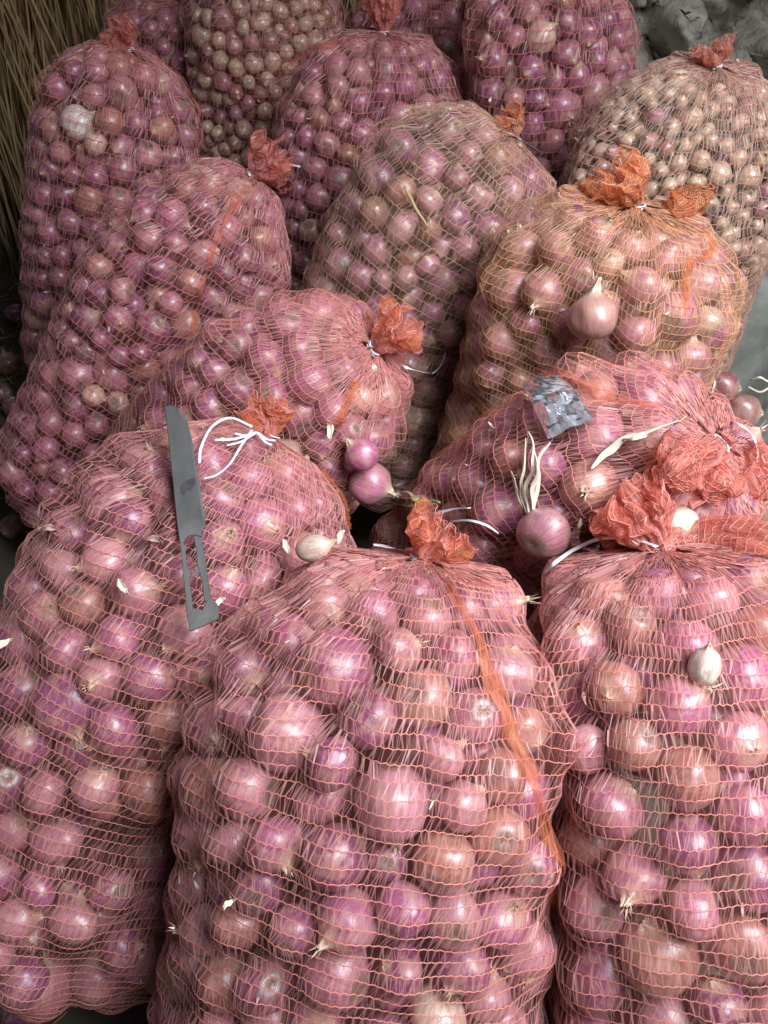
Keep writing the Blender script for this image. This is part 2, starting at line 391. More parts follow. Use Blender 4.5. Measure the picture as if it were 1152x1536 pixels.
NV, NU, RN = 110, 200, .010
class Sack: pass
sacks = {}
for key, (tie, foot, R, ro, netk, bend, shl, rpx, rl, rf) in SACKS.items():
    s = Sack(); s.key = key; s.R, s.ro, s.net, s.shl = R, ro, netk, shl
    s.P2 = at(*tie); s.P0 = at_z(*foot); s.P1 = (s.P0 + s.P2) / 2 + np.array(bend)
    s.rtarget = at(rpx[0], rpx[1], tie[2] - .01); s.rl, s.rf = rl, rf
    t = np.linspace(0, 1, NV)[:, None]
    s.C = (1 - t) ** 2 * s.P0 + 2 * t * (1 - t) * s.P1 + t * t * s.P2
    # begin the skin below the foot centre so that the bottom is rounded
    T = norm(np.gradient(s.C, axis=0)); s.T = T
    ref = np.array([0, -1., .3]); A = norm(ref - T * (T @ ref)[:, None]); s.A = A; s.B = np.cross(T, A)
    v = t[:, 0]; s.v = v
    prof = np.ones(NV)
    m = v < .16; prof[m] = np.sqrt(np.clip(1 - ((.16 - v[m]) / .16) ** 2, 0, 1))
    m = v > shl; prof[m] = np.sqrt(np.clip(1 - ((v[m] - shl) / (1 - shl)) ** (2.0 if key in 'ABDEHL' else 2.7), 0, 1)) 
    s.env = np.maximum(R * prof * (1 + .04 * np.sin(v * 7 + ord(key))), RN)
    s.len = np.linalg.norm(np.diff(s.C, axis=0), axis=1).sum()
    s.planes = [(np.array([0, 0, -1.]), -.004)]          # n.p <= k : stay above the floor
    sacks[key] = s
keys = list(sacks)
for i, a in enumerate(keys):                              # neighbours press flat against each other
    for b in keys[i + 1:]:
        sa, sb = sacks[a], sacks[b]
        D = np.linalg.norm(sa.C[:, None] - sb.C[None], axis=2)
        pen = sa.env[:, None] + sb.env[None] - D
        ia, ib = np.unravel_index(pen.argmax(), pen.shape)
        if pen[ia, ib] > -.005:
            p, q = sa.C[ia], sb.C[ib]; n = (q - p) / D[ia, ib]
            k = n @ p + D[ia, ib] * sa.env[ia] / (sa.env[ia] + sb.env[ib])
            sa.planes.append((n, k - .002)); sb.planes.append((-n, -k - .002))
            print('press', a, b, 'pen %.3f of %.3f  beyond: %d %d' % (pen[ia, ib], sa.env[ia] + sb.env[ib], (sa.C @ n > k).sum(), (sb.C @ n < k).sum()))
for s in sacks.values(): print(s.key, 'len %.2f' % s.len, 'tie', s.P2.round(2), 'foot', s.P0.round(2))

# ------------------------------------------------------------------ packing the onions
def pack(s):
    rng = np.random.default_rng(ord(s.key))
    small = s.ro < .02
    seg = s.len / (NV - 1)
    keep_depth = .045 if s.key == 'L' else .11 if s.key == 'K' else (.062 if small else .074)
    core = np.maximum(s.env - keep_depth, 0)
    vol = (math.pi * (s.env ** 2 - core ** 2)).sum() * seg
    frac = .72 if s.key == 'K' else .66
    # part of the volume lost to the pressing planes
    samp = rng.integers(0, NV, 4000); ang = rng.uniform(0, 2 * math.pi, 4000)
    w = s.env[samp] ** 2; sel = rng.random(4000) < w / w.max(); samp, ang = samp[sel], ang[sel]
    rho = np.sqrt(rng.uniform((core[samp] / s.env[samp]) ** 2, 1)) * s.env[samp]
    Pt = s.C[samp] + (s.A[samp] * np.cos(ang)[:, None] + s.B[samp] * np.sin(ang)[:, None]) * rho[:, None]
    ok = np.ones(len(Pt), bool)
    for n, k in s.planes: ok &= Pt @ n < k
    vol *= ok.mean(); Pt = Pt[ok]
    rr = s.ro * np.exp(rng.normal(0, .14 if not small else .14, 20000)); rr = np.clip(rr, s.ro * .62, s.ro * 1.42)
    if s.key == 'L': rr[:9] = .029
    n = int(np.searchsorted(np.cumsum(4 / 3 * math.pi * rr ** 3), frac * vol)); n = min(n, 1900); r = rr[:n]
    P = Pt[rng.integers(0, len(Pt), n)] + rng.normal(0, .004, (n, 3))
    if s.key == 'L':                                    # a few big ones near the mouth
        P[:9] = s.C[int(.80 * NV)] + rng.normal(0, .06, (9, 3))
    its = 40 if n > 900 else 85
    r32 = r.astype(np.float32); RS = (r32[:, None] + r32[None]) * np.float32(.985); np.fill_diagonal(RS, 0)
    for it in range(its):
        p32 = P.astype(np.float32)
        sq = (p32 * p32).sum(1); D = np.sqrt(np.maximum(sq[:, None] + sq[None] - 2 * p32 @ p32.T, 1e-10))
        w = np.clip(RS - D, 0, None) / D * np.float32(.42)
        P = P + p32 * w.sum(1)[:, None] - w @ p32
        P += s.T[NV // 2] * .0003
        for _ in range(2):
            di = ((P[:, None] - s.C[None, ::2]) ** 2).sum(2).argmin(1) * 2
            rad = P - s.C[di]; rad -= s.T[di] * (rad * s.T[di]).sum(1)[:, None]
            L = np.linalg.norm(rad, axis=1) + 1e-9
            lim = np.maximum(s.env[di] - r, .004)
            out = L > lim
            P[out] -= rad[out] / L[out, None] * (L - lim)[out, None]
            lo = core[di] - .01; inn = L < lo
            P[inn] += rad[inn] / L[inn, None] * (lo - L)[inn, None] * .5
            # ends
            tb = (P - s.C[0]) @ s.T[0] - r; o2 = tb < .005; P[o2] += s.T[0] * (.005 - tb[o2])[:, None]
            tt = (P - s.C[-1]) @ s.T[-1] + r * 1.05; o2 = tt > 0; P[o2] -= s.T[-1] * tt[o2][:, None]
            for nn, k in s.planes:
                q = P @ nn + r - k; o2 = q > 0; P[o2] -= nn * q[o2][:, None]
    s.oP, s.or_ = P, r
    s.ov = ((P[:, None] - s.C[None]) ** 2).sum(2).argmin(1) / NV
for s in sacks.values(): pack(s)
print('onions', {k: len(s.or_) for k, s in sacks.items()})

# ------------------------------------------------------------------ draping the net over the onions
U = np.arange(NU) * 2 * math.pi / NU
def drape(s):
    d = s.A[:, None] * np.cos(U)[None, :, None] + s.B[:, None] * np.sin(U)[None, :, None]        # NV,NU,3
    h = np.zeros((NV, NU))
    for o, r in zip(s.oP, s.or_):
        near = np.abs((s.C - o) @ s.T[int(np.clip(((s.C - o) ** 2).sum(1).argmin(), 0, NV - 1))]) < r + .02
        ii = np.nonzero(near)[0]
        if not len(ii): continue
        w = o - s.C[ii]; b = np.einsum('vk,vuk->vu', w, d[ii]); rr = r + .0022
        disc = rr * rr - ((w * w).sum(1)[:, None] - b * b)
        hh = np.where((disc > 0), b + np.sqrt(np.clip(disc, 0, None)), 0)
        h[ii] = np.maximum(h[ii], hh)
    top = np.full((NV, NU), .6)
    for n, k in s.planes:
        nd = d @ n; num = (k - s.C @ n)[:, None] + .003
        lim = np.where(nd > 1e-3, num / np.maximum(nd, 1e-3), .6); top = np.minimum(top, np.where(lim > .01, lim, .01))
    h = np.minimum(h, np.maximum(top, .01))
    r = np.maximum(s.env[:, None] * np.ones((1, NU)) * .97, h)
    du2 = 1.0
    for it in range(260):
        avg = (np.roll(r, 1, 1) + np.roll(r, -1, 1)) * .25
        vv = np.empty_like(r); vv[1:-1] = (r[:-2] + r[2:]) * .25; vv[0] = r[0] * .5; vv[-1] = r[-1] * .5
        r = avg + vv - .00016
        r = np.maximum(r, h); r = np.minimum(r, top); r = np.maximum(r, .008)
        r[-1] = RN * .8; r[0] = .02
    # gathered pleats towards the mouth
    g = np.clip((s.v - (s.shl + .10)) / (1 - s.shl - .10), 0, 1)[:, None]
    ph = ord(s.key)
    pl = .5 * np.sin(U * 9 + ph) + .35 * np.sin(U * 15 + 2 * ph) + .3 * np.sin(U * 4 + ph * 3)
    r = r * (1 + .16 * np.sin(np.pi * np.minimum(g * 1.15, 1)) * pl[None])
    r = np.where(s.v[:, None] < .96, np.maximum(r, h), r)
    s.r = r; s.d = d
    s.G = s.C[:, None] + d * r[..., None]
    gu = np.roll(s.G, -1, 1) - np.roll(s.G, 1, 1); gv = np.gradient(s.G, axis=0)
    nn = norm(np.cross(gu, gv)); sg = np.sign((nn * d).sum(2).mean()); s.Nn = nn * sg
for s in sacks.values(): drape(s)

def ev(s, vi, ui, what='G'):
    """bilinear lookup; vi in 0..NV-1, ui in 0..NU (periodic)"""
    g = s.G if what == 'G' else s.Nn
    vi = np.clip(vi, 0, NV - 1.001); v0 = vi.astype(int); fv = (vi - v0)[..., None]
    ui = np.mod(ui, NU); u0 = ui.astype(int) % NU; fu = (ui - np.floor(ui))[..., None]; u1 = (u0 + 1) % NU
    return (g[v0, u0] * (1 - fu) + g[v0, u1] * fu) * (1 - fv) + (g[v0 + 1, u0] * (1 - fu) + g[v0 + 1, u1] * fu) * fv

ALLG = np.vstack([s.G.reshape(-1, 3) for s in sacks.values()])
AX, AY, AZ = proj(ALLG)
def surf(x, y, rad=7):
    """distance from the camera to the nearest sack skin seen at a photo point"""
    m = (np.abs(AX - x) < rad) & (np.abs(AY - y) < rad)
    if not m.any(): return surf(x, y, rad * 2)
    return np.linalg.norm(ALLG[m] - CAM, axis=1).min()
def on(x, y, lift=.003, rad=7): return at(x, y, surf(x, y, rad) - lift)

def build_sack(s):
    near = s.key in 'ABCDEF'
    root = empty('onion_sack', (s.P0[0], s.P0[1], 0), label=SACK_LABEL[s.key], category='sack', group='net sacks of onions')
    s.root = root
    rng = np.random.default_rng(ord(s.key) + 100)
    pitch_r, per = (.0106, .0056) if near else ((.0135, .0080) if s.key in 'GHL' else (.0168, .0104))
    mer = s.G.mean(1); rm = s.r.mean(1)
    prof = np.stack([np.concatenate([[0], np.cumsum(np.linalg.norm(np.diff(s.C, axis=0), axis=1))]), rm], 1)
    arc = np.concatenate([[0], np.cumsum(np.linalg.norm(np.diff(prof, axis=0), axis=1))])
    nring = int(arc[-1] / pitch_r)
    vr = np.interp(np.linspace(.012, arc[-1] - .004, nring), arc, np.arange(NV))
    n = int(2 * math.pi * np.median(rm) / per)
    j = np.arange(2 * n); ph = rng.uniform(0, NU)
    rows, nrm = [], []
    skew = rng.uniform(-1.2, 1.2, 2); k1 = rng.integers(1, 4)
    drift = 0.
    for i in range(nring):
        drift += rng.normal(0, .12)
        u = (j + .5 * (i % 2) + .25 * rng.normal(0, .4, 2 * n)) * NU / (2 * n) + ph + drift
        uu = u * 2 * math.pi / NU
        v = vr[i] + .8 * np.sin(k1 * uu + skew[0] * 3 + i * .05) * np.sin(math.pi * i / nring) + .35 * np.sin(5 * uu + i * .3) + np.where(j % 2, .10, -.10) + rng.normal(0, .03, 2 * n)
        P = ev(s, v, u); Nn = norm(ev(s, v, u, 'N'))
        rows.append(P + Nn * .0006); nrm.append(Nn)
    rows = np.array(rows); nrm = np.array(nrm)                       # nring, 2n, 3
    # weft yarn: closed three-sided tubes
    yr = .00048 if near else .00060
    Tn = norm(np.roll(rows, -1, 1) - np.roll(rows, 1, 1)); Bn = np.cross(Tn, nrm)
    rings = [rows + yr * (math.cos(a) * nrm + math.sin(a) * Bn) for a in (0, 2.094, 4.189)]
    V = np.stack(rings, 2)                                           # nring,2n,3,3
    i, k, c = np.meshgrid(np.arange(nring), np.arange(2 * n), np.arange(3), indexing='ij')
    ix = lambda i, k, c: (i * 2 * n + k % (2 * n)) * 3 + c % 3
    F = np.stack([ix(i, k, c), ix(i, k + 1, c), ix(i, k + 1, c + 1), ix(i, k, c + 1)], -1).reshape(-1, 4)
    yarn, tape, film = NETS[s.net]
    face = (nrm * norm(CAM - rows)).sum(2) > -.30
    F = F.reshape(nring, 2 * n, 3, 4)[face][:, [0, 2]].reshape(-1, 4)          # the side that lies against the onions is left open
    yarn_o = child('net_yarn', V.reshape(-1, 3), F, yarn, root, kind='stuff')
    # tapes zigzag between the rows: row i vertex k (peaks) to row i+1 vertex k and k+1
    a = rows[:-1]; b = rows[1:]
    a1 = a; b1 = np.where((np.arange(2 * n) % 2 == 0)[None, :, None], b, np.roll(b, -1, 1))
    a1 = np.where((np.arange(2 * n) % 2 == 0)[None, :, None], a, a)
    na = nrm[:-1]
    dirv = norm(b1 - a1); sidev = np.cross(dirv, na)
    tw = rng.normal(0, .75, (nring - 1, 2 * n))[..., None]; tw2 = tw + rng.normal(0, .5, tw.shape)
    wid = (.00066 if near else .0009) * rng.uniform(.55, 1.4, tw.shape)
    sa = sidev * np.cos(tw) + na * np.sin(tw); sb = sidev * np.cos(tw2) + na * np.sin(tw2)
    V = np.stack([a1 - sa * wid * .6, a1 + sa * wid * .6, b1 + sb * wid, b1 - sb * wid], 2)[face[:-1]].reshape(-1, 3) + np.repeat(na[face[:-1]], 4, 0) * .0002
    # second, finer split film beside each tape
    sh = rng.uniform(-.5, .5, tw.shape) * per; a2 = a1 + norm(Tn[:-1]) * sh; b2 = b1 + norm(Tn[:-1]) * (sh + rng.normal(0, .0008, tw.shape))
    tw = rng.normal(0, .9, tw.shape); sa = sidev * np.cos(tw) + na * np.sin(tw); w2 = wid * .5
    V2 = np.stack([a2 - sa * w2, a2 + sa * w2, b2 + sa * w2, b2 - sa * w2], 2)[face[:-1]].reshape(-1, 3) + np.repeat(na[face[:-1]], 4, 0) * .0003
    V = np.vstack([V, V2]); F = np.arange(len(V)).reshape(-1, 4)
    tape_o = child('net_tape', V, F, tape, root, kind='stuff', smooth=False)
    # the sheer dusty film that the split tapes form together
    G = (s.G + s.Nn * .0012)[4::2, ::2]; gf = ((s.Nn * norm(CAM - s.G)).sum(2) > -.30)[4::2, ::2]
    gn, gm = G.shape[:2]; i, j_ = np.meshgrid(np.arange(gn - 1), np.arange(gm), indexing='ij')
    F = np.stack([i * gm + j_, i * gm + (j_ + 1) % gm, (i + 1) * gm + (j_ + 1) % gm, (i + 1) * gm + j_], -1)[gf[:-1]].reshape(-1, 4)
    net_o = child('net', G.reshape(-1, 3), F, SHEER[s.net], root)
    yarn_o.parent = net_o; tape_o.parent = net_o
    return root
for s in sacks.values(): build_sack(s)

def film_grid(name, G, fu, fv, mat, root, closed=False):
    n, m = G.shape[:2]
    i, j = np.meshgrid(np.arange(n - 1), np.arange(m if closed else m - 1), indexing='ij')
    ix = lambda a, b: a * m + b % m
    F = np.stack([ix(i, j), ix(i, j + 1), ix(i + 1, j + 1), ix(i + 1, j)], -1).reshape(-1, 4)
    o = child(name, G.reshape(-1, 3), F, mat, root)
    at_ = o.data.attributes.new('fuv', 'FLOAT_VECTOR', 'POINT')
    X = np.zeros((n, m, 3), np.float32); X[..., 0] = fu; X[..., 1] = fv
    at_.data.foreach_set('vector', X.ravel()); return o

FILM = {k: NETS['orange' if k in 'ABEFG' else 'red'][2] for k in SACKS}
def strands(name, G, pitch, per, s, seed, closed=True):
    """real yarn rows and tapes laid over a grid of net"""
    n, m = G.shape[:2]; rng = np.random.default_rng(seed)
    L = np.linalg.norm(np.diff(G, axis=0), axis=2).mean(1).sum(); W = np.linalg.norm(np.roll(G, -1, 1) - G, axis=2).sum(1).mean()
    nr = max(4, int(L / pitch)); nc = max(10, int(W / per)) * 2
    def lk(vi, ui):
        vi = np.clip(vi, 0, n - 1.001); a = vi.astype(int); fv = (vi - a)[..., None]; ui = np.mod(ui, m); b = ui.astype(int) % m; fu = (ui - np.floor(ui))[..., None]; b1 = (b + 1) % m
        return (G[a, b] * (1 - fu) + G[a, b1] * fu) * (1 - fv) + (G[a + 1, b] * (1 - fu) + G[a + 1, b1] * fu) * fv
    j = np.arange(nc); cen = G.mean(1)
    rows = np.array([lk(np.full(nc, i * (n - 1) / (nr - 1)) + np.where(j % 2, .25, -.25) * .3, (j + .5 * (i % 2)) * m / nc) for i in range(nr)])
    c = rows.mean(1, keepdims=True); nrm = norm(rows - c)
    Tn = norm(np.roll(rows, -1, 1) - np.roll(rows, 1, 1)); Bn = np.cross(Tn, nrm); yr = .0006
    V1 = np.stack([rows + yr * (math.cos(a) * nrm + math.sin(a) * Bn) for a in (0, 2.094, 4.189)], 2).reshape(-1, 3)
    i, k, q = np.meshgrid(np.arange(nr), j, np.arange(3), indexing='ij'); ix = lambda i, k, q: (i * nc + k % nc) * 3 + q % 3
    F1 = np.stack([ix(i, k, q), ix(i, k + 1, q), ix(i, k + 1, q + 1), ix(i, k, q + 1)], -1).reshape(-1, 4)
    a1 = rows[:-1]; b1 = np.where((j % 2 == 0)[None, :, None], rows[1:], np.roll(rows[1:], -1, 1)); na = nrm[:-1]
    sv = np.cross(norm(b1 - a1), na); tw = rng.normal(0, .8, sv.shape[:2])[..., None]; sa = sv * np.cos(tw) + na * np.sin(tw); w = .0007
    V2 = np.stack([a1 - sa * w, a1 + sa * w, b1 + sa * w, b1 - sa * w], 2).reshape(-1, 3)
    o = child('net_strands', np.vstack([V1, V2]), [F1, np.arange(len(V2)).reshape(-1, 4) + len(V1)], NETS[s.net][0], s.root, kind='stuff')
    o.data.materials.append(NETS[s.net][1]); mi = np.zeros(len(o.data.polygons), np.int32); mi[len(F1):] = 1; o.data.polygons.foreach_set('material_index', mi); return o

def ruffle(s, lobes=6, crumple=1.0, rl=None, rf=None, target=None):
    rl = (rl or s.rl) * .62; rf = (rf or s.rf) * .50
    ax = norm((s.rtarget if target is None else target) - s.P2); t0 = s.T[-1]
    n, m = 22, 110
    t = np.linspace(0, 1, n); u = np.arange(m) * 2 * math.pi / m
    ph = ord(s.key) * 1.7
    cen = s.P2 + (t0 * (t * (1 - t) * .5)[:, None] + ax * (t * (.5 + .5 * t))[:, None]) * rl * 1.6
    a = norm(np.cross(ax, np.array([.3, -.8, .5]))); b = np.cross(ax, a)
    G = np.zeros((n, m, 3))
    for i in range(n):
        fl = RN * (.85 + .2 * math.sin(t[i] * 3)) + rf * t[i] ** .8 * 1.0
        wv = 1 + (.42 * np.sin(lobes * u + ph + 1.5 * t[i]) + .25 * np.sin((lobes * 2 + 1) * u + 2 * ph) + .2 * np.sin(3 * u + ph * .7)) * min(1, t[i] * 1.6)
        rad = fl * wv
        zz = rl * .45 * (.35 * np.sin(2 * u + ph) + .4 * np.sin((lobes + 1) * u + ph * 2)) * t[i] ** 2
        G[i] = cen[i] + a * (rad * np.cos(u))[:, None] + b * (rad * np.sin(u))[:, None] + ax * zz[:, None]
    for i in range(n):
        k = min(1, t[i] * 2) * crumple
        for j in range(m):
            p = Vector(G[i, j] * 85); q = mnoise.noise_vector(p * .7); q2 = mnoise.noise_vector(p * 1.8)
            G[i, j] += (np.array(q) * .0085 + np.array(q2) * .0045) * k
    st = strands('tied_mouth_net', G, .0055, .0030, s, ord(s.key))
    st.parent = film_grid('tied_mouth', G, np.linspace(0, 70, m)[None], (t * rl / .010)[:, None], FILM[s.key], s.root, closed=True)
for k, s in sacks.items():
    ruffle(s, 5 + ord(k) % 3)

def tie_ring(s, mat=M_TIE, r=None):
    r = (r or RN) * .95; t0 = s.T[-1]; a = norm(np.cross(t0, [.2, .9, .3])); b = np.cross(t0, a)
    parts = []
    for k in range(3):
        th = np.linspace(0, 2 * math.pi, 26)
        p = s.P2 + t0 * ((k - 1) * .0022 + .001 * np.sin(2 * th + k))[:, None] + (a * np.cos(th)[:, None] + b * np.sin(th)[:, None]) * r
        parts.append(sweep(p, .0013, .0006, t0, 6))
    V, Fs = merge(parts); s.tie = child('tie', V, Fs, mat, s.root)
for k in 'ABCDEFGHIJL': tie_ring(sacks[k])
def string(s, pts, w=.0016, th=.0005, name='string_end', mat=M_TIE):
    """pts: (photo x, y, lift over the sack skin)"""
    P = catmull([on(x, y, l) for x, y, l in pts], 8)
    V, F, c = sweep(P, w, th, (0, -.6, .8), 8, twist=random.uniform(-.8, .8))
    child(name, V, [F, c], mat, s.root).parent = s.tie
A, B, C_, D_, E_, F_, G_, H_ = (sacks[k] for k in 'ABCDEFGH')
string(A, [(622, 786, .004), (650, 772, .012), (680, 764, .010), (704, 762, .006)], .0022)
string(A, [(676, 782, .012), (705, 781, .012), (730, 788, .008), (748, 800, .002)], .0016)
string(A, [(610, 831, .003), (592, 825, .005), (575, 819, .006), (560, 817, .003)], .0019)
string(B, [(378, 640, .012), (345, 627, .014), (318, 640, .014), (302, 670, .010), (299, 695, .008)], .0014)
string(B, [(378, 645, .012), (362, 668, .014), (345, 695, .012), (325, 712, .010), (305, 718, .006)], .0014)
for e in ((322, 660), (340, 668), (408, 668), (414, 661), (352, 650)):
    string(B, [(385, 648, .010), ((385 + e[0]) / 2, (648 + e[1]) / 2 + 4, .013), (e[0], e[1], .007)], .0012)
string(C_, [(985, 820, .030), (950, 809, .050), (905, 807, .050), (865, 822, .030), (835, 842, .014), (817, 858, .006)], .0019)
string(D_, [(1066, 640, .040), (1090, 632, .044), (1112, 638, .044), (1130, 655, .040), (1137, 680, .034), (1134, 700, .028)], .0018)
string(E_, [(556, 519, .010), (585, 538, .012), (615, 553, .010), (648, 561, .004)], .0017)
string(E_, [(648, 561, .004), (660, 550, .006), (668, 530, .006)], .0012)
string(G_, [(765, 200, .008), (790, 216, .006), (815, 232, .003)], .003)
string(H_, [(395, 240, .008), (420, 244, .010), (450, 250, .006)], .0018)

# seams: angle 0 faces the viewer, + turns to the viewer's right / left according to the sack
def u_at(s, x, y):
    """which grid column of the sack shows at a photo point (degrees), and its v"""
    X, Y, Z = proj(s.G.reshape(-1, 3)); f = ((s.Nn.reshape(-1, 3) * (CAM - s.G.reshape(-1, 3))).sum(1) > 0)
    dd = (X - x) ** 2 + (Y - y) ** 2 + np.where(f, 0, 1e6); k = int(dd.argmin())
    return (k % NU) * 360 / NU, (k // NU) / (NV - 1)
def seam_px(s, pts, w=.006, vlow=1., uv=None):
    uv = uv or [u_at(s, x, y) for x, y in pts]
    print('seam', s.key, [(round(a), round(b, 2)) for a, b in uv])
    us = np.unwrap(np.radians([a for a, _ in uv])); vsx = np.array([b for _, b in uv])
    o = np.argsort(vsx); vsx, us = vsx[o], us[o]
    n, m = 90, 9
    t = np.linspace(0, 1, n); vq = np.linspace(min(vsx[0], vlow), .985, n)
    uq = np.interp(vq, vsx, us)
    for _ in range(60): uq[1:-1] = (uq[:-2] + uq[2:] + 2 * uq[1:-1]) / 4
    P = ev(s, vq * (NV - 1), uq / (2 * math.pi) * NU); Nn = norm(ev(s, vq * (NV - 1), uq / (2 * math.pi) * NU, 'N'))
    for _ in range(2): P[1:-1] = (P[:-2] + P[2:] + 2 * P[1:-1]) / 4
    T = norm(np.gradient(P, axis=0)); S = np.cross(T, Nn); rng = np.random.default_rng(ord(s.key))
    G = np.zeros((n, m, 3)); c = np.linspace(-1, 1, m)
    ww = w * (1 + .35 * np.sin(t * 23) + .3 * np.sin(t * 57 + 1) + .2 * np.sin(t * 131)) * np.interp(t, [0, .85, 1], [1, 1, .6])
    for k in range(m):
        lift = .0018 + .003 * (1 - c[k] ** 2) * (1 + .3 * np.sin(t * 41 + k)) + rng.normal(0, .0005, n)
        G[:, k] = P + S * (c[k] * ww)[:, None] + Nn * lift[:, None]
    film_grid('seam', G, np.linspace(0, 3, m)[None], np.linspace(0, 60, n)[:, None], FILM[s.key], s.root)
seam_px(A, [], .0065, .12, [(66, .30), (58, .45), (44, .62), (31, .74), (24, .81), (22, .88), (15, .97)])
seam_px(B, [(535, 790), (520, 745), (480, 700), (430, 665)], .0045)
seam_px(D_, [(580, 700), (640, 620), (720, 590), (800, 580), (900, 590), (1000, 620)], .0045)
seam_px(E_, [(505, 635), (522, 600), (540, 560), (555, 535)], .005)
seam_px(F_, [(1022, 470), (1030, 400), (1040, 340), (990, 320)], .005)
seam_px(H_, [(290, 500), (300, 430), (325, 360), (360, 290)], .004)
seam_px(sacks['I'], [(310, 230), (300, 160), (285, 110), (240, 85)], .005)
seam_px(sacks['J'], [(405, 100), (470, 75), (530, 58), (560, 52)], .006)

# ------------------------------------------------------------------ onion shapes
def onion_mesh(name, seed, nu=28, nv=20, neck=.32, tall=1.0, roots=True, flat=0.0):
    """unit onion: equator radius 1, +z is the dry neck, -z the root plate"""
    r = random.Random(seed); ph = [r.uniform(0, 6.28) for _ in range(8)]
    prof = []
    for i in range(nv):
        th = math.pi * i / (nv - 1)                      # 0 root .. pi tip
        R = math.sin(th) ** (.92); z = -math.cos(th) * tall
        if th > 2.55:                                    # draw up into the neck
            k = (th - 2.55) / (math.pi - 2.55); R = R * (1 - k) + .11 * (1 - .3 * k) * k; z += neck * k ** 1.4
        if th < .35: z = z * (1 - .10 * (1 - th / .35))
        prof.append((max(R, .05), z))
    V = []; O = []
    for i, (R, z) in enumerate(prof):
        for j in range(nu):
            a = 2 * math.pi * j / nu; t = i / (nv - 1)
            w = 1 + .035 * math.sin(2 * a + ph[0]) + .025 * math.sin(3 * a + ph[1] + z) + .012 * math.sin(9 * a + ph[2]) * (1 - abs(z) * .4)
            w *= 1 + .09 * mnoise.noise(Vector((math.cos(a) * 1.1 * math.sin(math.pi * t), math.sin(a) * 1.1 * math.sin(math.pi * t), math.cos(math.pi * t) * 1.1 + seed)))
            if t > .9: w *= 1 + .35 * math.sin(4 * a + ph[3])
            rr = R * w * .96
            bend = max(0, z - .8) * .5
            V.append((rr * math.cos(a) + bend * math.cos(ph[4]), rr * math.sin(a) + bend * math.sin(ph[4]), z * (1 - flat) * .97))
            O.append((math.cos(a) * math.sin(math.pi * t), math.sin(a) * math.sin(math.pi * t), -math.cos(math.pi * t)))
    F = []
    for i in range(nv - 1):
        for j in range(nu): F.append((i * nu + j, i * nu + (j + 1) % nu, (i + 1) * nu + (j + 1) % nu, (i + 1) * nu + j))
    T = []
    cb, ct = len(V), len(V) + 1
    V += [(0, 0, prof[0][1] * (1 - flat) * .97), (V[(nv - 1) * nu][0] * .5, V[(nv - 1) * nu][1] * .5, prof[-1][1] * (1 - flat) * .97)]; O += [(0, 0, -1), (0, 0, 1)]
    for j in range(nu):
        T.append((cb, (j + 1) % nu, j)); T.append((ct, (nv - 1) * nu + j, (nv - 1) * nu + (j + 1) % nu))
    if neck > .15 and nu > 20:                            # torn papery tips of the neck
        for q in range(7):
            a = q * .9 + ph[5]; bx = len(V); zt = prof[-1][1] * .97 * (1 - flat); c0 = V[ct]
            l = r.uniform(.12, .34); sp = r.uniform(.05, .2)
            V += [(c0[0] + .10 * math.cos(a), c0[1] + .10 * math.sin(a), zt - .05), (c0[0] + .10 * math.cos(a + .8), c0[1] + .10 * math.sin(a + .8), zt - .05),
                  (c0[0] + (.1 + sp) * math.cos(a + .4), c0[1] + (.1 + sp) * math.sin(a + .4), zt + l)]
            O += [(0, 0, 1)] * 3; T.append((bx, bx + 1, bx + 2))
    if roots and nu > 20:                                 # dry root hairs
        for q in range(16):
            a = q * 2.4 + ph[6]; rr = .03 + .07 * (q % 4) / 3; bx = len(V); zb = prof[0][1] * .97 * (1 - flat); l = r.uniform(.04, .12); sp = r.uniform(.02, .16)
            V += [(rr * math.cos(a), rr * math.sin(a), zb), (rr * math.cos(a + .35), rr * math.sin(a + .35), zb), ((rr + sp) * math.cos(a + .2), (rr + sp) * math.sin(a + .2), zb - l)]
            O += [(0, 0, -1)] * 3; T.append((bx, bx + 1, bx + 2))
    me = mk_mesh(name, np.array(V), [np.array(F), np.array(T)])
    a_ = me.attributes.new('opos', 'FLOAT_VECTOR', 'POINT'); a_.data.foreach_set('vector', np.array(O, np.float32).ravel())
    return me, np.array(V), np.array(F), np.array(T), np.array(O)
HI = []
for k in range(9):
    me = onion_mesh('onion', 100 + k, 36, 26, (.30, .10, .22, .36, .08, .26, .15, .4, .2)[k], (.92, .86, 1.0, .95, .84, .9, .98, .94, .88)[k])[0]
    me.materials.append(M_ONION); HI.append(me)
LO = [onion_mesh('onion_low', 200 + k, 13, 9, .22, (.92, .86, 1.0, .95)[k % 4], False) if k < 4 else onion_mesh('onion_low', 200 + k, 9, 7, .2, .92, False) for k in range(5)]
for x in LO: bpy.data.meshes.remove(x[0])

PAL = {'purple': [(.30, .085, .180), (.24, .066, .145), (.36, .115, .210)], 'pink': [(.46, .190, .245), (.51, .245, .28), (.42, .160, .225)],
       'copper brown': [(.40, .18, .13), (.36, .15, .11), (.44, .22, .165)], 'pale tan': [(.62, .43, .31), (.66, .49, .37)], 'white': [(.80, .76, .68)]}
def pick_colour(s):
    x = random.random()
    if s.key == 'L': k = 'pale tan' if x < .84 else ('copper brown' if x < .94 else 'pink')
    elif s.key == 'M': k = 'pale tan' if x < .66 else ('copper brown' if x < .85 else 'pink')
    else: k = 'purple' if x < .54 else ('pink' if x < .85 else ('copper brown' if x < .96 else 'pale tan'))
    c = np.array(random.choice(PAL[k])) * random.uniform(.82, 1.18)
    if s.key in 'LM' and k == 'pale tan': c = np.array((.74, .56, .38)) * random.uniform(.85, 1.1)
    return k, c
recs = []
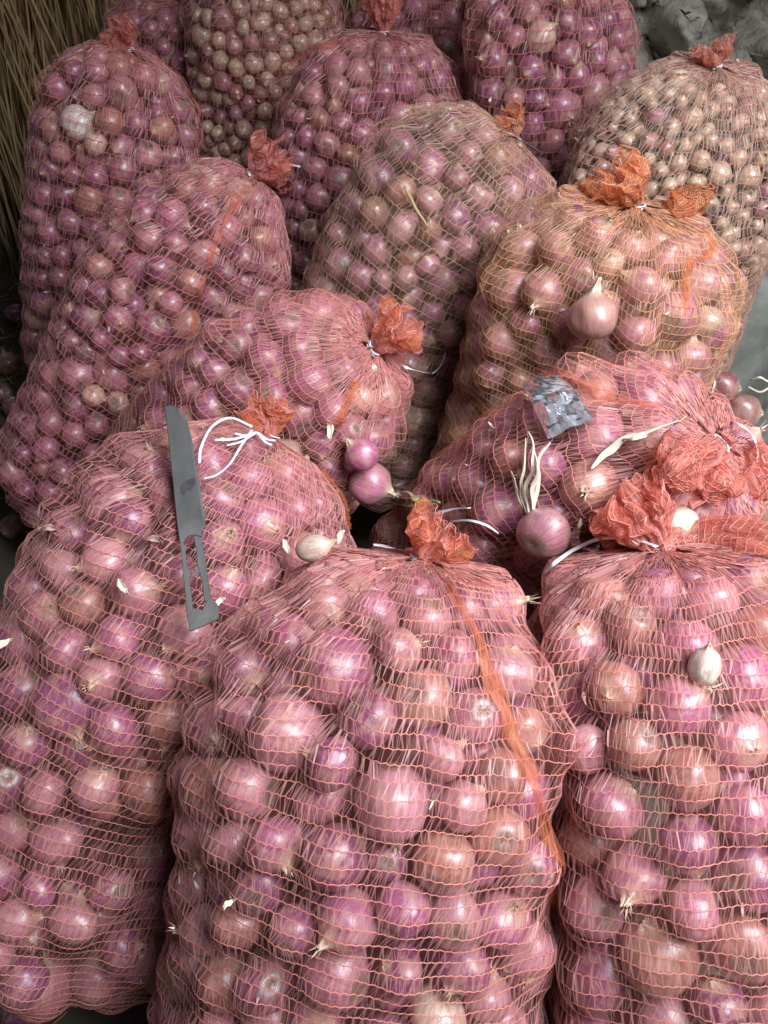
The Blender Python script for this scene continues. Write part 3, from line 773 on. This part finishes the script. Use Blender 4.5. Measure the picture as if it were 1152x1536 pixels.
for s in sacks.values():
    for i in range(len(s.or_)):
        k, c = pick_colour(s)
        if s.key == 'L' and s.or_[i] > .025: k, c = 'purple', np.array(PAL['purple'][0])
        recs.append([s, s.oP[i], s.or_[i], k, c, s.ov[i]])
# the one white onion that shows on the tall sack by the straw
best = min((r for r in recs if r[0].key == 'I'), key=lambda r: (proj(r[1])[0] - 115) ** 2 + (proj(r[1])[1] - 200) ** 2 + 1e5 * (np.linalg.norm(r[1] - CAM) > 1.72))
best[3], best[4] = 'white', np.array([.82, .79, .70])
# which ones show largest: a small depth picture of all of them
W_, H_px = 384, 512
zb = np.full((H_px, W_), 1e9); ib = np.full((H_px, W_), -1)
for n_, r in enumerate(recs):
    x, y, z = proj(r[1]); x /= 3; y /= 3; q = FPX * r[2] / z / 3
    x0, x1, y0, y1 = max(0, int(x - q)), min(W_, int(x + q) + 2), max(0, int(y - q)), min(H_px, int(y + q) + 2)
    if x0 >= x1 or y0 >= y1: continue
    yy, xx = np.mgrid[y0:y1, x0:x1]; m = (xx - x) ** 2 + (yy - y) ** 2 < q * q
    zz = z - np.sqrt(np.clip(q * q - (xx - x) ** 2 - (yy - y) ** 2, 0, None)) / (FPX / 3) * z
    m &= zz < zb[y0:y1, x0:x1]
    zb[y0:y1, x0:x1][m] = zz[m]; ib[y0:y1, x0:x1][m] = n_
cnt = np.bincount(ib[ib >= 0], minlength=len(recs))
order = np.argsort(-cnt)
singles = set(int(i) for i in order[:285] if cnt[i] > 0)
print('smallest single shows', cnt[order[284]] * 9, 'photo px; visible', (cnt > 6).sum())
MV, MQ, MT, MO, MC, off = [], [], [], [], [], 0
named = {}
def rand_rot(rng):
    q = rng.normal(size=4); q /= np.linalg.norm(q); w, x, y, z = q
    return np.array([[1 - 2 * (y * y + z * z), 2 * (x * y - z * w), 2 * (x * z + y * w)], [2 * (x * y + z * w), 1 - 2 * (x * x + z * z), 2 * (y * z - x * w)], [2 * (x * z - y * w), 2 * (y * z + x * w), 1 - 2 * (x * x + y * y)]]), (w, x, y, z)
for n_, (s, p, r, k, c, ov) in enumerate(recs):
    Rm, q = rand_rot(RNG)
    if n_ in singles:
        o = link('onion', random.choice(HI))
        o.location = tuple(p); o.rotation_mode = 'QUATERNION'; o.rotation_quaternion = q
        sc_ = r * random.uniform(.98, 1.05); o.scale = (sc_, sc_ * random.uniform(.86, 1.03), sc_ * random.uniform(.84, 1.08)); o.color = (*c, 1)
        zone = 'near the mouth' if ov > .66 else ('at mid height' if ov > .36 else 'near the foot')
        size = 'large' if r > .0295 else ('small' if r < .0225 else 'middling')
        o['category'] = 'onion'; named.setdefault((size, k, zone, WHERE[s.key]), []).append((proj(p)[0], o))
    else:
        vi = int(np.clip(ov * NV, 0, NV - 1)); dep = s.env[vi] - np.linalg.norm(p - s.C[vi])
        if (p - s.C[vi]) @ norm(CAM - s.C[vi]) < -.45 * s.env[vi]: continue        # far side, against the floor or the next sack
        _, V, Fq, Ft, O = LO[4 if dep > 2.1 * r or r < .0145 else n_ % 4]
        V = V * np.array([1, random.uniform(.88, 1.03), random.uniform(.86, 1.06)])
        MV.append((V * r) @ Rm.T + p); MQ.append(Fq + off); MT.append(Ft + off); MO.append(O)
        cc = np.empty((len(V), 4), np.float32); cc[:, :3] = c; cc[:, 3] = random.random(); MC.append(cc); off += len(V)
me = mk_mesh('onions', np.vstack(MV), [np.vstack(MQ), np.vstack(MT)])
me.attributes.new('opos', 'FLOAT_VECTOR', 'POINT').data.foreach_set('vector', np.vstack(MO).astype(np.float32).ravel())
me.attributes.new('tint', 'FLOAT_COLOR', 'POINT').data.foreach_set('color', np.vstack(MC).ravel())
link('onions', me, M_ONION_STUFF, kind='stuff', label='mass of further onions filling the net sacks', category='onions')

ORD = ['leftmost'] + [w + ' from left' for w in 'second third fourth fifth sixth seventh eighth ninth tenth eleventh twelfth thirteenth fourteenth fifteenth sixteenth seventeenth eighteenth'.split()]
for (size, k, zone, wh), lst in named.items():
    lst.sort(key=lambda t: t[0])
    for q, (_, o) in enumerate(lst):
        if len(lst) == 1: o['label'] = '%s %s onion %s %s' % (size, k, zone, wh)
        else: o['label'] = '%s %s onion, %s, %s %s' % (size, k, ORD[q] if q < len(lst) - 1 else 'rightmost', zone, wh)
        if len(o['label'].split()) > 16: o['label'] = o['label'].replace('middling ', '').replace(' onion,', ' onion')
        o['group'] = 'onions inside the net ' + wh

# ------------------------------------------------------------------ folds of spare net at the mouths
def fold(s, pts, rad, flat=.6, crumple=.006, seed=1, name='net_fold'):
    """a crumpled roll of net; pts: (photo x, y, lift)"""
    P = catmull([on(x, y, l) for x, y, l in pts], 10); n, m = len(P), 40
    T = norm(np.gradient(P, axis=0)); Aa = norm(np.cross(T, [0, -.6, .8])); Bb = np.cross(Aa, T)
    rr = np.interp(np.linspace(0, 1, n), np.linspace(0, 1, len(rad)), rad)
    u = np.arange(m) * 2 * math.pi / m; G = np.zeros((n, m, 3))
    for i in range(n):
        w = 1 + .22 * np.sin(4 * u + seed + i * .1) + .12 * np.sin(9 * u + seed * 2)
        G[i] = P[i] + Aa[i] * (rr[i] * w * np.cos(u))[:, None] + Bb[i] * (rr[i] * flat * w * np.sin(u))[:, None]
        for j in range(m):
            p = Vector(G[i, j] * 70) + Vector((seed, 0, 0)); G[i, j] += (np.array(mnoise.noise_vector(p)) + .5 * np.array(mnoise.noise_vector(p * 2.3))) * crumple
    L = np.linalg.norm(np.diff(P, axis=0), axis=1).sum()
    st = strands(name + '_strands', G, .0075, .0036, s, seed)
    st.parent = film_grid(name, G, np.linspace(0, 26, m)[None], np.linspace(0, L / .011, n)[:, None], FILM[s.key], s.root, closed=True)
fold(C_, [(988, 822, .006), (1030, 812, .014), (1090, 808, .016), (1150, 822, .010), (1200, 850, .004)], (.008, .015, .017, .017, .010), .7, .003, 2)
fold(C_, [(984, 818, .008), (975, 785, .018), (958, 752, .022), (940, 725, .016)], (.007, .014, .016, .010), .8, .006, 3)
fold(C_, [(980, 818, .006), (945, 800, .014), (915, 785, .016), (890, 775, .010)], (.006, .015, .018, .008), .8, .004, 4)
fold(D_, [(1085, 662, .006), (1050, 660, .018), (1020, 690, .020), (985, 720, .010)], (.009, .020, .022, .008), .7, .007, 5)
fold(D_, [(1095, 665, .006), (1115, 690, .014), (1128, 725, .012), (1130, 750, .006)], (.009, .018, .018, .008), .7, .006, 7)
fold(D_, [(1100, 668, .004), (1075, 640, .012), (1035, 645, .014), (1010, 665, .006)], (.008, .018, .018, .006), .5, .006, 12)
fold(D_, [(1105, 672, .004), (1140, 690, .012), (1160, 720, .010)], (.010, .024, .016), .5, .006, 13)
fold(D_, [(1098, 676, .004), (1080, 715, .012), (1060, 745, .008)], (.008, .020, .010), .5, .006, 14)
fold(F_, [(945, 312, .006), (985, 322, .012), (1020, 312, .014), (1050, 292, .010), (1066, 280, .006)], (.008, .016, .020, .018, .005), .6, .004, 8)
fold(F_, [(938, 308, .006), (905, 290, .010), (878, 272, .008)], (.008, .020, .008), .6, .005, 9)
fold(H_, [(380, 262, .006), (405, 268, .012), (430, 282, .010)], (.008, .024, .012), .7, .006, 10)

# ------------------------------------------------------------------ loose things on the pile
def loose_onion(x, y, rpx, tip, colour, label, mesh=None, tall=1., d=None, sink=.75, name='onion'):
    """tip: photo direction of the dry neck plus a part towards the camera"""
    dd = surf(x, y, 9) if d is None else d
    r = rpx * dd / FPX
    p = at(x, y, dd - r * sink)
    ax = norm(RT * tip[0] - UPV * tip[1] - FW * tip[2])
    o = link(name, mesh or HI[0]); o.location = tuple(p); o.rotation_mode = 'QUATERNION'
    o.rotation_quaternion = Vector(ax).to_track_quat('Z', 'Y'); o.scale = (r, r, r * tall); o.color = (*colour, 1)
    o['label'] = label; o['category'] = 'onion'; return o
BIG = onion_mesh('onion', 501, 44, 34, .62, .90)[0]; BIG.materials.append(M_ONION)
loose_onion(890, 476, 36, (-.12, -1, .25), (.50, .25, .20), 'brown pink onion with pointed dry neck lying loose on the orange sack', BIG)
loose_onion(815, 800, 43, (.55, -.45, -.5), (.44, .19, .22), 'loose purple onion wedged between the nearest sack and the sack behind it', HI[1], .92, sink=.2)
loose_onion(543, 682, 27, (-.7, -.5, .3), (.50, .15, .24), 'upper of two small pink onions beside the orange knot of the knife sack', HI[3])
loose_onion(555, 724, 34, (.9, .35, .2), (.56, .20, .27), 'lower of two small pink onions, the one with green shoots', HI[7])
loose_onion(470, 822, 20, (.9, -.2, .2), (.66, .50, .38), 'small pale peeled onion lying at the foot of the knife sack mouth', HI[3], 1.5)
loose_onion(1020, 784, 24, (-1, -.1, .3), (.66, .60, .46), 'small whitish onion caught in the net folds at the right edge', HI[2], 1.15)
loose_onion(1057, 1000, 23, (.1, -1, .3), (.70, .62, .50), 'white bulb showing at the upper right of the front right sack', HI[3], 1.3, sink=.35)
loose_onion(912, 272, 20, (.3, -.8, .2), (.30, .12, .14), 'small dark onion beside the orange ruffle of the orange sack', HI[4])
for x, y, q, lab in ((1086, 582, 25, 'brown onion lying loose on the grey earth at the right edge'), (1116, 618, 27, 'reddish onion on the earth at the right edge, below a brown one')):
    loose_onion(x, y, q, (.7, .1, .4), (.30, .10, .10) if q == 25 else (.40, .19, .16), lab, HI[1], d=1.36, sink=0)
FLOOR = [(12, 545, 17), (4, 590, 16), (20, 610, 15), (8, 660, 16), (22, 470, 14), (6, 720, 17), (18, 790, 17), (30, 1512, 26)]
fo = []
for i, (x, y, q) in enumerate(FLOOR):
    r = q * np.linalg.norm(at_z(x, y, .02) - CAM) / FPX; p = at_z(x, y, r * .9)
    o = link('onion', HI[i % 9]); o.location = tuple(p); o.scale = (r, r, r); o.rotation_euler = (i * 1.3, i * .7, i); o.color = (*(np.array(PAL['purple' if i % 3 else 'copper brown'][i % 3]) * .9), 1)
    o['category'] = 'onion'; o['group'] = 'loose onions on the floor at the left'
    o['label'] = 'loose onion on the floor in the bottom left corner' if y > 1000 else '%s loose onion from the top on the floor along the left edge' % ['second', 'third', 'fourth', 'fifth', 'first', 'sixth', 'seventh'][i]

# shoots, dry leaves, twig
def strip(root, name, pts, w, th, mat, twist=.5):
    P = catmull([on(x, y, l) for x, y, l in pts], 7)
    P = P + np.array([mnoise.noise_vector(Vector(q * 45)) for q in P]) * .0035
    ww = np.interp(np.linspace(0, 1, len(P)), np.linspace(0, 1, len(w)), w)
    V, F, c = sweep(P, ww, th, (0, -.6, .8), 8, twist); return child(name, V, [F, c], mat, root)
r0 = empty('green_shoots', on(590, 742), label='pale and green onion shoots between the pink onion and the nearest sack', category='shoots')
strip(r0, 'shoot', [(583, 745, .02), (615, 748, .014), (640, 750, .010), (662, 752, .006)], (.002, .004, .0035, .0008), .0014, M_GREEN)
strip(r0, 'shoot', [(575, 755, .02), (605, 757, .012), (630, 756, .006)], (.0015, .0035, .0012), .0014, M_GREEN)
strip(r0, 'shoot', [(580, 735, .022), (605, 738, .016), (630, 746, .012), (645, 752, .006)], (.0012, .0022, .0018, .0006), .0009, M_STALK)
r0 = empty('dry_stalks', on(790, 760), label='upright tuft of pale dry onion stalks behind the loose purple onion', category='stalks')
for pts in ([(795, 772, .006), (790, 735, .016), (800, 690, .022), (795, 645, .020)], [(800, 770, .006), (800, 730, .020), (812, 690, .026), (824, 664, .024)],
            [(788, 765, .006), (775, 735, .014), (766, 705, .014)], [(792, 768, .006), (782, 740, .012), (785, 705, .016), (788, 660, .020)], [(797, 770, .005), (806, 735, .014), (806, 700, .012), (798, 668, .016)]):
    strip(r0, 'stalk', pts, (.0014, .0026, .0015, .0006), .0006, M_STALK, random.uniform(-2.5, 2.5))
r0 = empty('dry_leaf', on(930, 665), label='long pale dry onion leaf lying across the sack under the packet', category='leaf')
strip(r0, 'blade', [(886, 704, .006), (915, 676, .010), (945, 655, .012), (985, 640, .012), (1020, 630, .012), (1046, 615, .010)], (.0012, .0045, .0038, .0052, .0022, .0005), .0006, M_STALK, 1.9)
strip(r0, 'blade', [(935, 662, .013), (965, 650, .016), (1000, 632, .016)], (.0008, .003, .0006), .0007, M_STALK, -.4)
r0 = empty('twig', on(625, 315), label='thin dry brown twig on the tan sack in the middle', category='twig')
strip(r0, 'stem', [(607, 278, .006), (618, 300, .008), (632, 325, .006), (642, 342, .003)], (.0022, .0026, .002, .001), .002, M_STRAW)
FLK = [(75, 795, 12), (8, 966, 12), (494, 645, 16), (232, 812, 11), (512, 806, 12), (185, 880, 12), (475, 815, 14), (345, 1355, 8), (735, 150, 9), (1098, 812, 9), (330, 905, 10), (430, 820, 11)]
for i, (x, y, q) in enumerate(FLK):
    p = on(x, y, .004); sc_ = q * .8 / FPX
    n = 12; G = []; rf = random.Random(i)
    for a in range(n):
        t = a / (n - 1); w = .42 * math.sin(math.pi * (.08 + .88 * t)) * (1 + .5 * mnoise.noise(Vector((t * 5, i, 2))))
        for b in range(5):
            X, Y = (t - .5) * 2 + .25 * mnoise.noise(Vector((t * 3, b * .9, i))), (b / 4 - .5) * 2 * w + .35 * math.sin(t * 3 + i)
            G.append(p + sc_ * (RT * (X * math.cos(i) - Y * math.sin(i)) + UPV * (X * math.sin(i) + Y * math.cos(i)) - FW * (.5 * math.sin(t * 4 + i) + 1.2 * (b / 4 - .5) ** 2 + .5 * mnoise.noise(Vector((X * 2 + i, Y * 3, 1))))))
    Fq = [(a * 5 + b, a * 5 + b + 1, a * 5 + b + 6, a * 5 + b + 5) for a in range(n - 1) for b in range(4)]
    me = mk_mesh('skin_flake', np.array(G) - p, np.array(Fq)); o = link('skin_flake', me, M_STALK if i % 3 else M_SKINFLAKE)
    o.location = tuple(p); sm = o.modifiers.new('thickness', 'SOLIDIFY'); sm.thickness = .0004
    o['category'] = 'onion skin'; o['group'] = 'flakes of onion skin on the sacks'
    o['label'] = 'dry curl of onion skin ' + ['at the left edge of the knife sack', 'at the far left edge of the picture', 'beside the two small pink onions', 'left of the knife handle', 'next to the pale peeled onion on its right',
        'left of the knife, lower than the blade', 'just behind the pale peeled onion', 'low on the left of the nearest sack', 'at the lower right of the middle back sack', 'at the right edge beside the fold', 'below the knife handle', 'left of the pale peeled onion'][i]

# knife: a bare blade whose tang is a pierced frame
kd = [surf(x, y, 9) for x, y in ((255, 640), (285, 780), (306, 930))]
k0, k1, k2 = at(250, 615, kd[0] - .014), at(292, 615, kd[0] - .014), at(306, 940, min(kd[2], kd[1] + .03) - .014)
kn = norm(np.cross(k1 - k0, k2 - k0)); kn = kn if kn @ (CAM - k0) > 0 else -kn
while min((surf(x, y, 9) * ray(x, y) + CAM - k0) @ kn * -1 for x, y in ((255, 625), (265, 650), (262, 700), (290, 690), (270, 720), (280, 740), (272, 780), (295, 780), (285, 820), (300, 830), (290, 850), (300, 900))) < .0015 and np.linalg.norm(k0 - CAM) > .3:
    k0, k1, k2 = k0 + kn * .002, k1 + kn * .002, k2 + kn * .002
def onplane(x, y): r = ray(x, y); return CAM + r * (((k0 - CAM) @ kn) / (r @ kn))
knife = empty('knife', onplane(285, 780), label='dull grey knife blade with bare pierced tang lying on a sack', category='knife')
def plate(name, pts, th, mat, lift=0., taper=None):
    P = np.array([onplane(*q) for q in pts]); n = len(P)
    V = np.vstack([P + kn * (lift + th), P + kn * lift])
    bm_f = list(range(n)); me = bpy.data.meshes.new(name)
    me.from_pydata([tuple(v - np.array(knife.location)) for v in V], [], [bm_f, [2 * n - 1 - i for i in range(n)]] + [(i, i + n, (i + 1) % n + n, (i + 1) % n) for i in range(n)])
    me.update(); o = link(name, me, mat, knife); bv = o.modifiers.new('edge', 'BEVEL'); bv.width = .0004; bv.segments = 1; return o
blade = plate('blade', [(247, 611), (256, 609), (266, 613), (275, 622), (282, 636), (287, 655), (292, 685), (297, 715), (303, 750), (308, 782), (309, 790), (303, 798), (302, 806), (290, 803), (280, 806), (276, 815), (270, 815), (266, 790), (262, 750), (257, 700), (252, 655)], .0016, M_STEEL)
plate('tang_rail', [(270, 814.5), (276, 814.5), (279, 830), (281, 850), (287, 862), (284, 872), (287, 890), (290, 914), (281, 928)], .0016, M_STEEL)
plate('tang_rail', [(290, 803.5), (302, 806.5), (308, 840), (314, 880), (316, 896), (310, 905), (306, 900), (303, 872), (296, 848), (295, 830)], .0016, M_STEEL)
plate('tang_bridge', [(287, 862), (300, 850), (302, 858), (288, 868)], .0012, M_STEEL, .0002)
plate('pommel', [(281, 927), (290, 913), (303, 916), (310, 904), (316, 895), (326, 907), (329, 916), (329, 929), (307, 939), (285, 948)], .0018, M_STEEL)
M_EDGE = simple_mat('ground_edge', (.26, .26, .25), (.42, .42, .41), 60, .3, .5, .15, .8, (1, 1, .2))
ge = plate('ground_edge', [(266, 613.5), (275, 622), (282, 636), (287, 655), (292, 685), (297, 715), (303, 750), (307.5, 780), (303.5, 778), (299, 750), (293, 716), (288, 686), (283, 657), (278, 640), (271, 626)], .0001, M_EDGE, .0017)
ge.parent = blade
stn = plate('stain', [(270, 731), (280, 722), (292, 718), (293, 726), (288, 737), (280, 738), (276, 745), (271, 741)], .0001, M_STAIN, .0017)
stn.parent = blade

# clear plastic packet, crumpled
m, nt, out = new_mat('clear_plastic')
gl = N(nt, 'ShaderNodeBsdfGlossy', i_Roughness=.26); gl.inputs[0].default_value = (.9, .93, .97, 1)
df = N(nt, 'ShaderNodeBsdfDiffuse'); df.inputs[0].default_value = (.42, .44, .46, 1)
tr = N(nt, 'ShaderNodeBsdfTransparent'); tr.inputs[0].default_value = (.86, .87, .88, 1)
fr = N(nt, 'ShaderNodeFresnel', i_IOR=1.5); f2 = math_n(nt, 'MULTIPLY', fr.outputs[0], .8)
m1 = N(nt, 'ShaderNodeMixShader'); m1.inputs[0].default_value = .40; nt.links.new(tr.outputs[0], m1.inputs[1]); nt.links.new(df.outputs[0], m1.inputs[2])
m2 = N(nt, 'ShaderNodeMixShader'); nt.links.new(f2, m2.inputs[0]); nt.links.new(m1.outputs[0], m2.inputs[1]); nt.links.new(gl.outputs[0], m2.inputs[2]); nt.links.new(m2.outputs[0], out.inputs[0])
M_PLASTIC = m
def packet(corners, n, seed, puff):
    c = [on(x, y, .006, 12) for x, y in corners]; nn = norm(np.cross(c[1] - c[0], c[3] - c[0])); nn = nn if nn @ (CAM - c[0]) > 0 else -nn
    V, F = [], []
    for side in (1, -1):
        for i in range(n):
            for j in range(n):
                a, b = i / (n - 1), j / (n - 1)
                p = (c[0] * (1 - a) + c[1] * a) * (1 - b) + (c[3] * (1 - a) + c[2] * a) * b
                e = (math.sin(math.pi * a) * math.sin(math.pi * b)) ** .5
                q = Vector((a * 2.6 + seed, b * 2.6, side * 2)); cr = abs(mnoise.noise(q)) * 1.5 + .5 * abs(mnoise.noise(q * 2.1))
                V.append(p + nn * (side * puff * e * (.4 + cr) + .004 * mnoise.noise(Vector((a * 3, b * 3, seed)))))
    ix = lambda s_, i, j: s_ * n * n + i * n + j
    for s_ in (0, 1):
        for i in range(n - 1):
            for j in range(n - 1):
                f = (ix(s_, i, j), ix(s_, i + 1, j), ix(s_, i + 1, j + 1), ix(s_, i, j + 1)); F.append(f if s_ == 0 else f[::-1])
    return np.array(V), np.array(F)
pk = empty('plastic_packet', on(835, 605), label='crumpled clear grey plastic packet lying on the sideways sack', category='packet')
V, F = packet([(792, 594), (866, 582), (890, 628), (822, 658)], 17, 3, .012); child('pouch', V, F, M_PLASTIC, pk, smooth=False)
V, F = packet([(782, 574), (832, 560), (866, 590), (796, 602)], 13, 9, .006); child('flap', V, F, M_PLASTIC, pk, smooth=False)

# scraps of dry skin and dust caught on the nets
sv, sq, so = [], [], 0; rs = random.Random(5)
front = np.nonzero((AX > 10) & (AX < 1140) & (AY > 60) & (AY < 1520))[0]
for k in range(420):
    idx_ = front[rs.randrange(len(front))]; x_, y_ = AX[idx_], AY[idx_]
    d_ = np.linalg.norm(ALLG[idx_] - CAM)
    if d_ > surf(x_, y_, 5) + .01: continue
    p = CAM + ray(x_, y_) * (d_ - .0025); L = rs.uniform(.0015, .0055); a = rs.uniform(0, 6.3)
    e1 = RT * math.cos(a) + UPV * math.sin(a); e2 = UPV * math.cos(a) - RT * math.sin(a)
    for i in range(4):
        t = i / 3; w = L * rs.uniform(.15, .4) * math.sin(.4 + 2.3 * t)
        b_ = p + e1 * (t - .5) * 2 * L - FW * L * .5 * math.sin(t * 3 + k)
        sv += [b_ - e2 * w - FW * w * .6, b_ + e2 * w]
        if i < 3: sq.append((so + 2 * i, so + 2 * i + 1, so + 2 * i + 3, so + 2 * i + 2))
    so += 8
o = link('skin_scraps', mk_mesh('skin_scraps', np.array(sv), np.array(sq)), M_SKINFLAKE, kind='stuff', label='tiny scraps of dry onion skin caught on the nets', category='onion skin')
o.data.materials.append(M_STALK); o.data.polygons.foreach_set('material_index', np.array([(i // 3) % 2 for i in range(len(sq))], np.int32))

# straw litter on the floor and in the corners
parts = []
for k in range(900):
    x, y = random.uniform(-1.6, -.35), random.uniform(.1, 2.5)
    if k % 6 == 0: x, y = random.uniform(.2, 1.0), random.uniform(.3, 1.3)
    a = random.uniform(0, 6.3); L = random.uniform(.03, .16); rr = random.uniform(.0008, .0022); z = random.uniform(.004, .03)
    t = np.linspace(-.5, .5, 4); p = np.stack([x + L * t * math.cos(a) + .1 * L * t * t, y + L * t * math.sin(a), z + random.uniform(-.3, .3) * L * t * .4], 1); p[:, 2] = np.maximum(p[:, 2], .003)
    parts.append(sweep(p, rr, rr * .6, (0, 0, 1), 4))
V, Fs = merge(parts); link('straw_litter', mk_mesh('straw_litter', V, Fs), M_STRAW, kind='stuff', label='loose straw litter scattered on the earth floor', category='straw')
r0 = empty('straw_wisps', at(1120, 580, 1.35), label='pale curled straw wisps on the earth at the right edge', category='straw')
for pts in ([(1126, 570, 1.33), (1140, 566, 1.32), (1152, 572, 1.33), (1165, 570, 1.33)], [(1122, 580, 1.33), (1140, 588, 1.32), (1156, 580, 1.32)], [(1064, 560, 1.3), (1072, 572, 1.28), (1068, 590, 1.28)]):
    P = catmull([at(*q) for q in pts], 6); V, F, c = sweep(P, .0018, .001, (0, -.6, .8), 6); child('wisp', V, [F, c], M_STALK, r0)

# bluish scrap of plastic stuck in the reeds
M_SCRAP = simple_mat('blue_grey_scrap', (.30, .36, .40), (.42, .48, .50), 40, .5, .4, .3)
p0 = np.array([-1.12, 2.47, .80]); V, F = sheet(14, 14, lambda a, b: (p0[0] + (a - .5) * .17 + .02 * mnoise.noise(Vector((a * 4, b * 4, 9))), p0[1] + .03 * mnoise.noise(Vector((a * 6, b * 6, 2))), p0[2] + (b - .5) * .16 * (1 - .5 * a) + .02 * mnoise.noise(Vector((a * 5, b * 5, 5)))))
o = link('plastic_scrap', mk_mesh('plastic_scrap', V - p0, F), M_SCRAP, label='bluish grey ragged scrap stuck on the straw in the top left corner', category='scrap'); o.location = tuple(p0)
sm = o.modifiers.new('thickness', 'SOLIDIFY'); sm.thickness = .002
tri = sum(len(m.polygons) for m in bpy.data.meshes); print('polygons', tri)
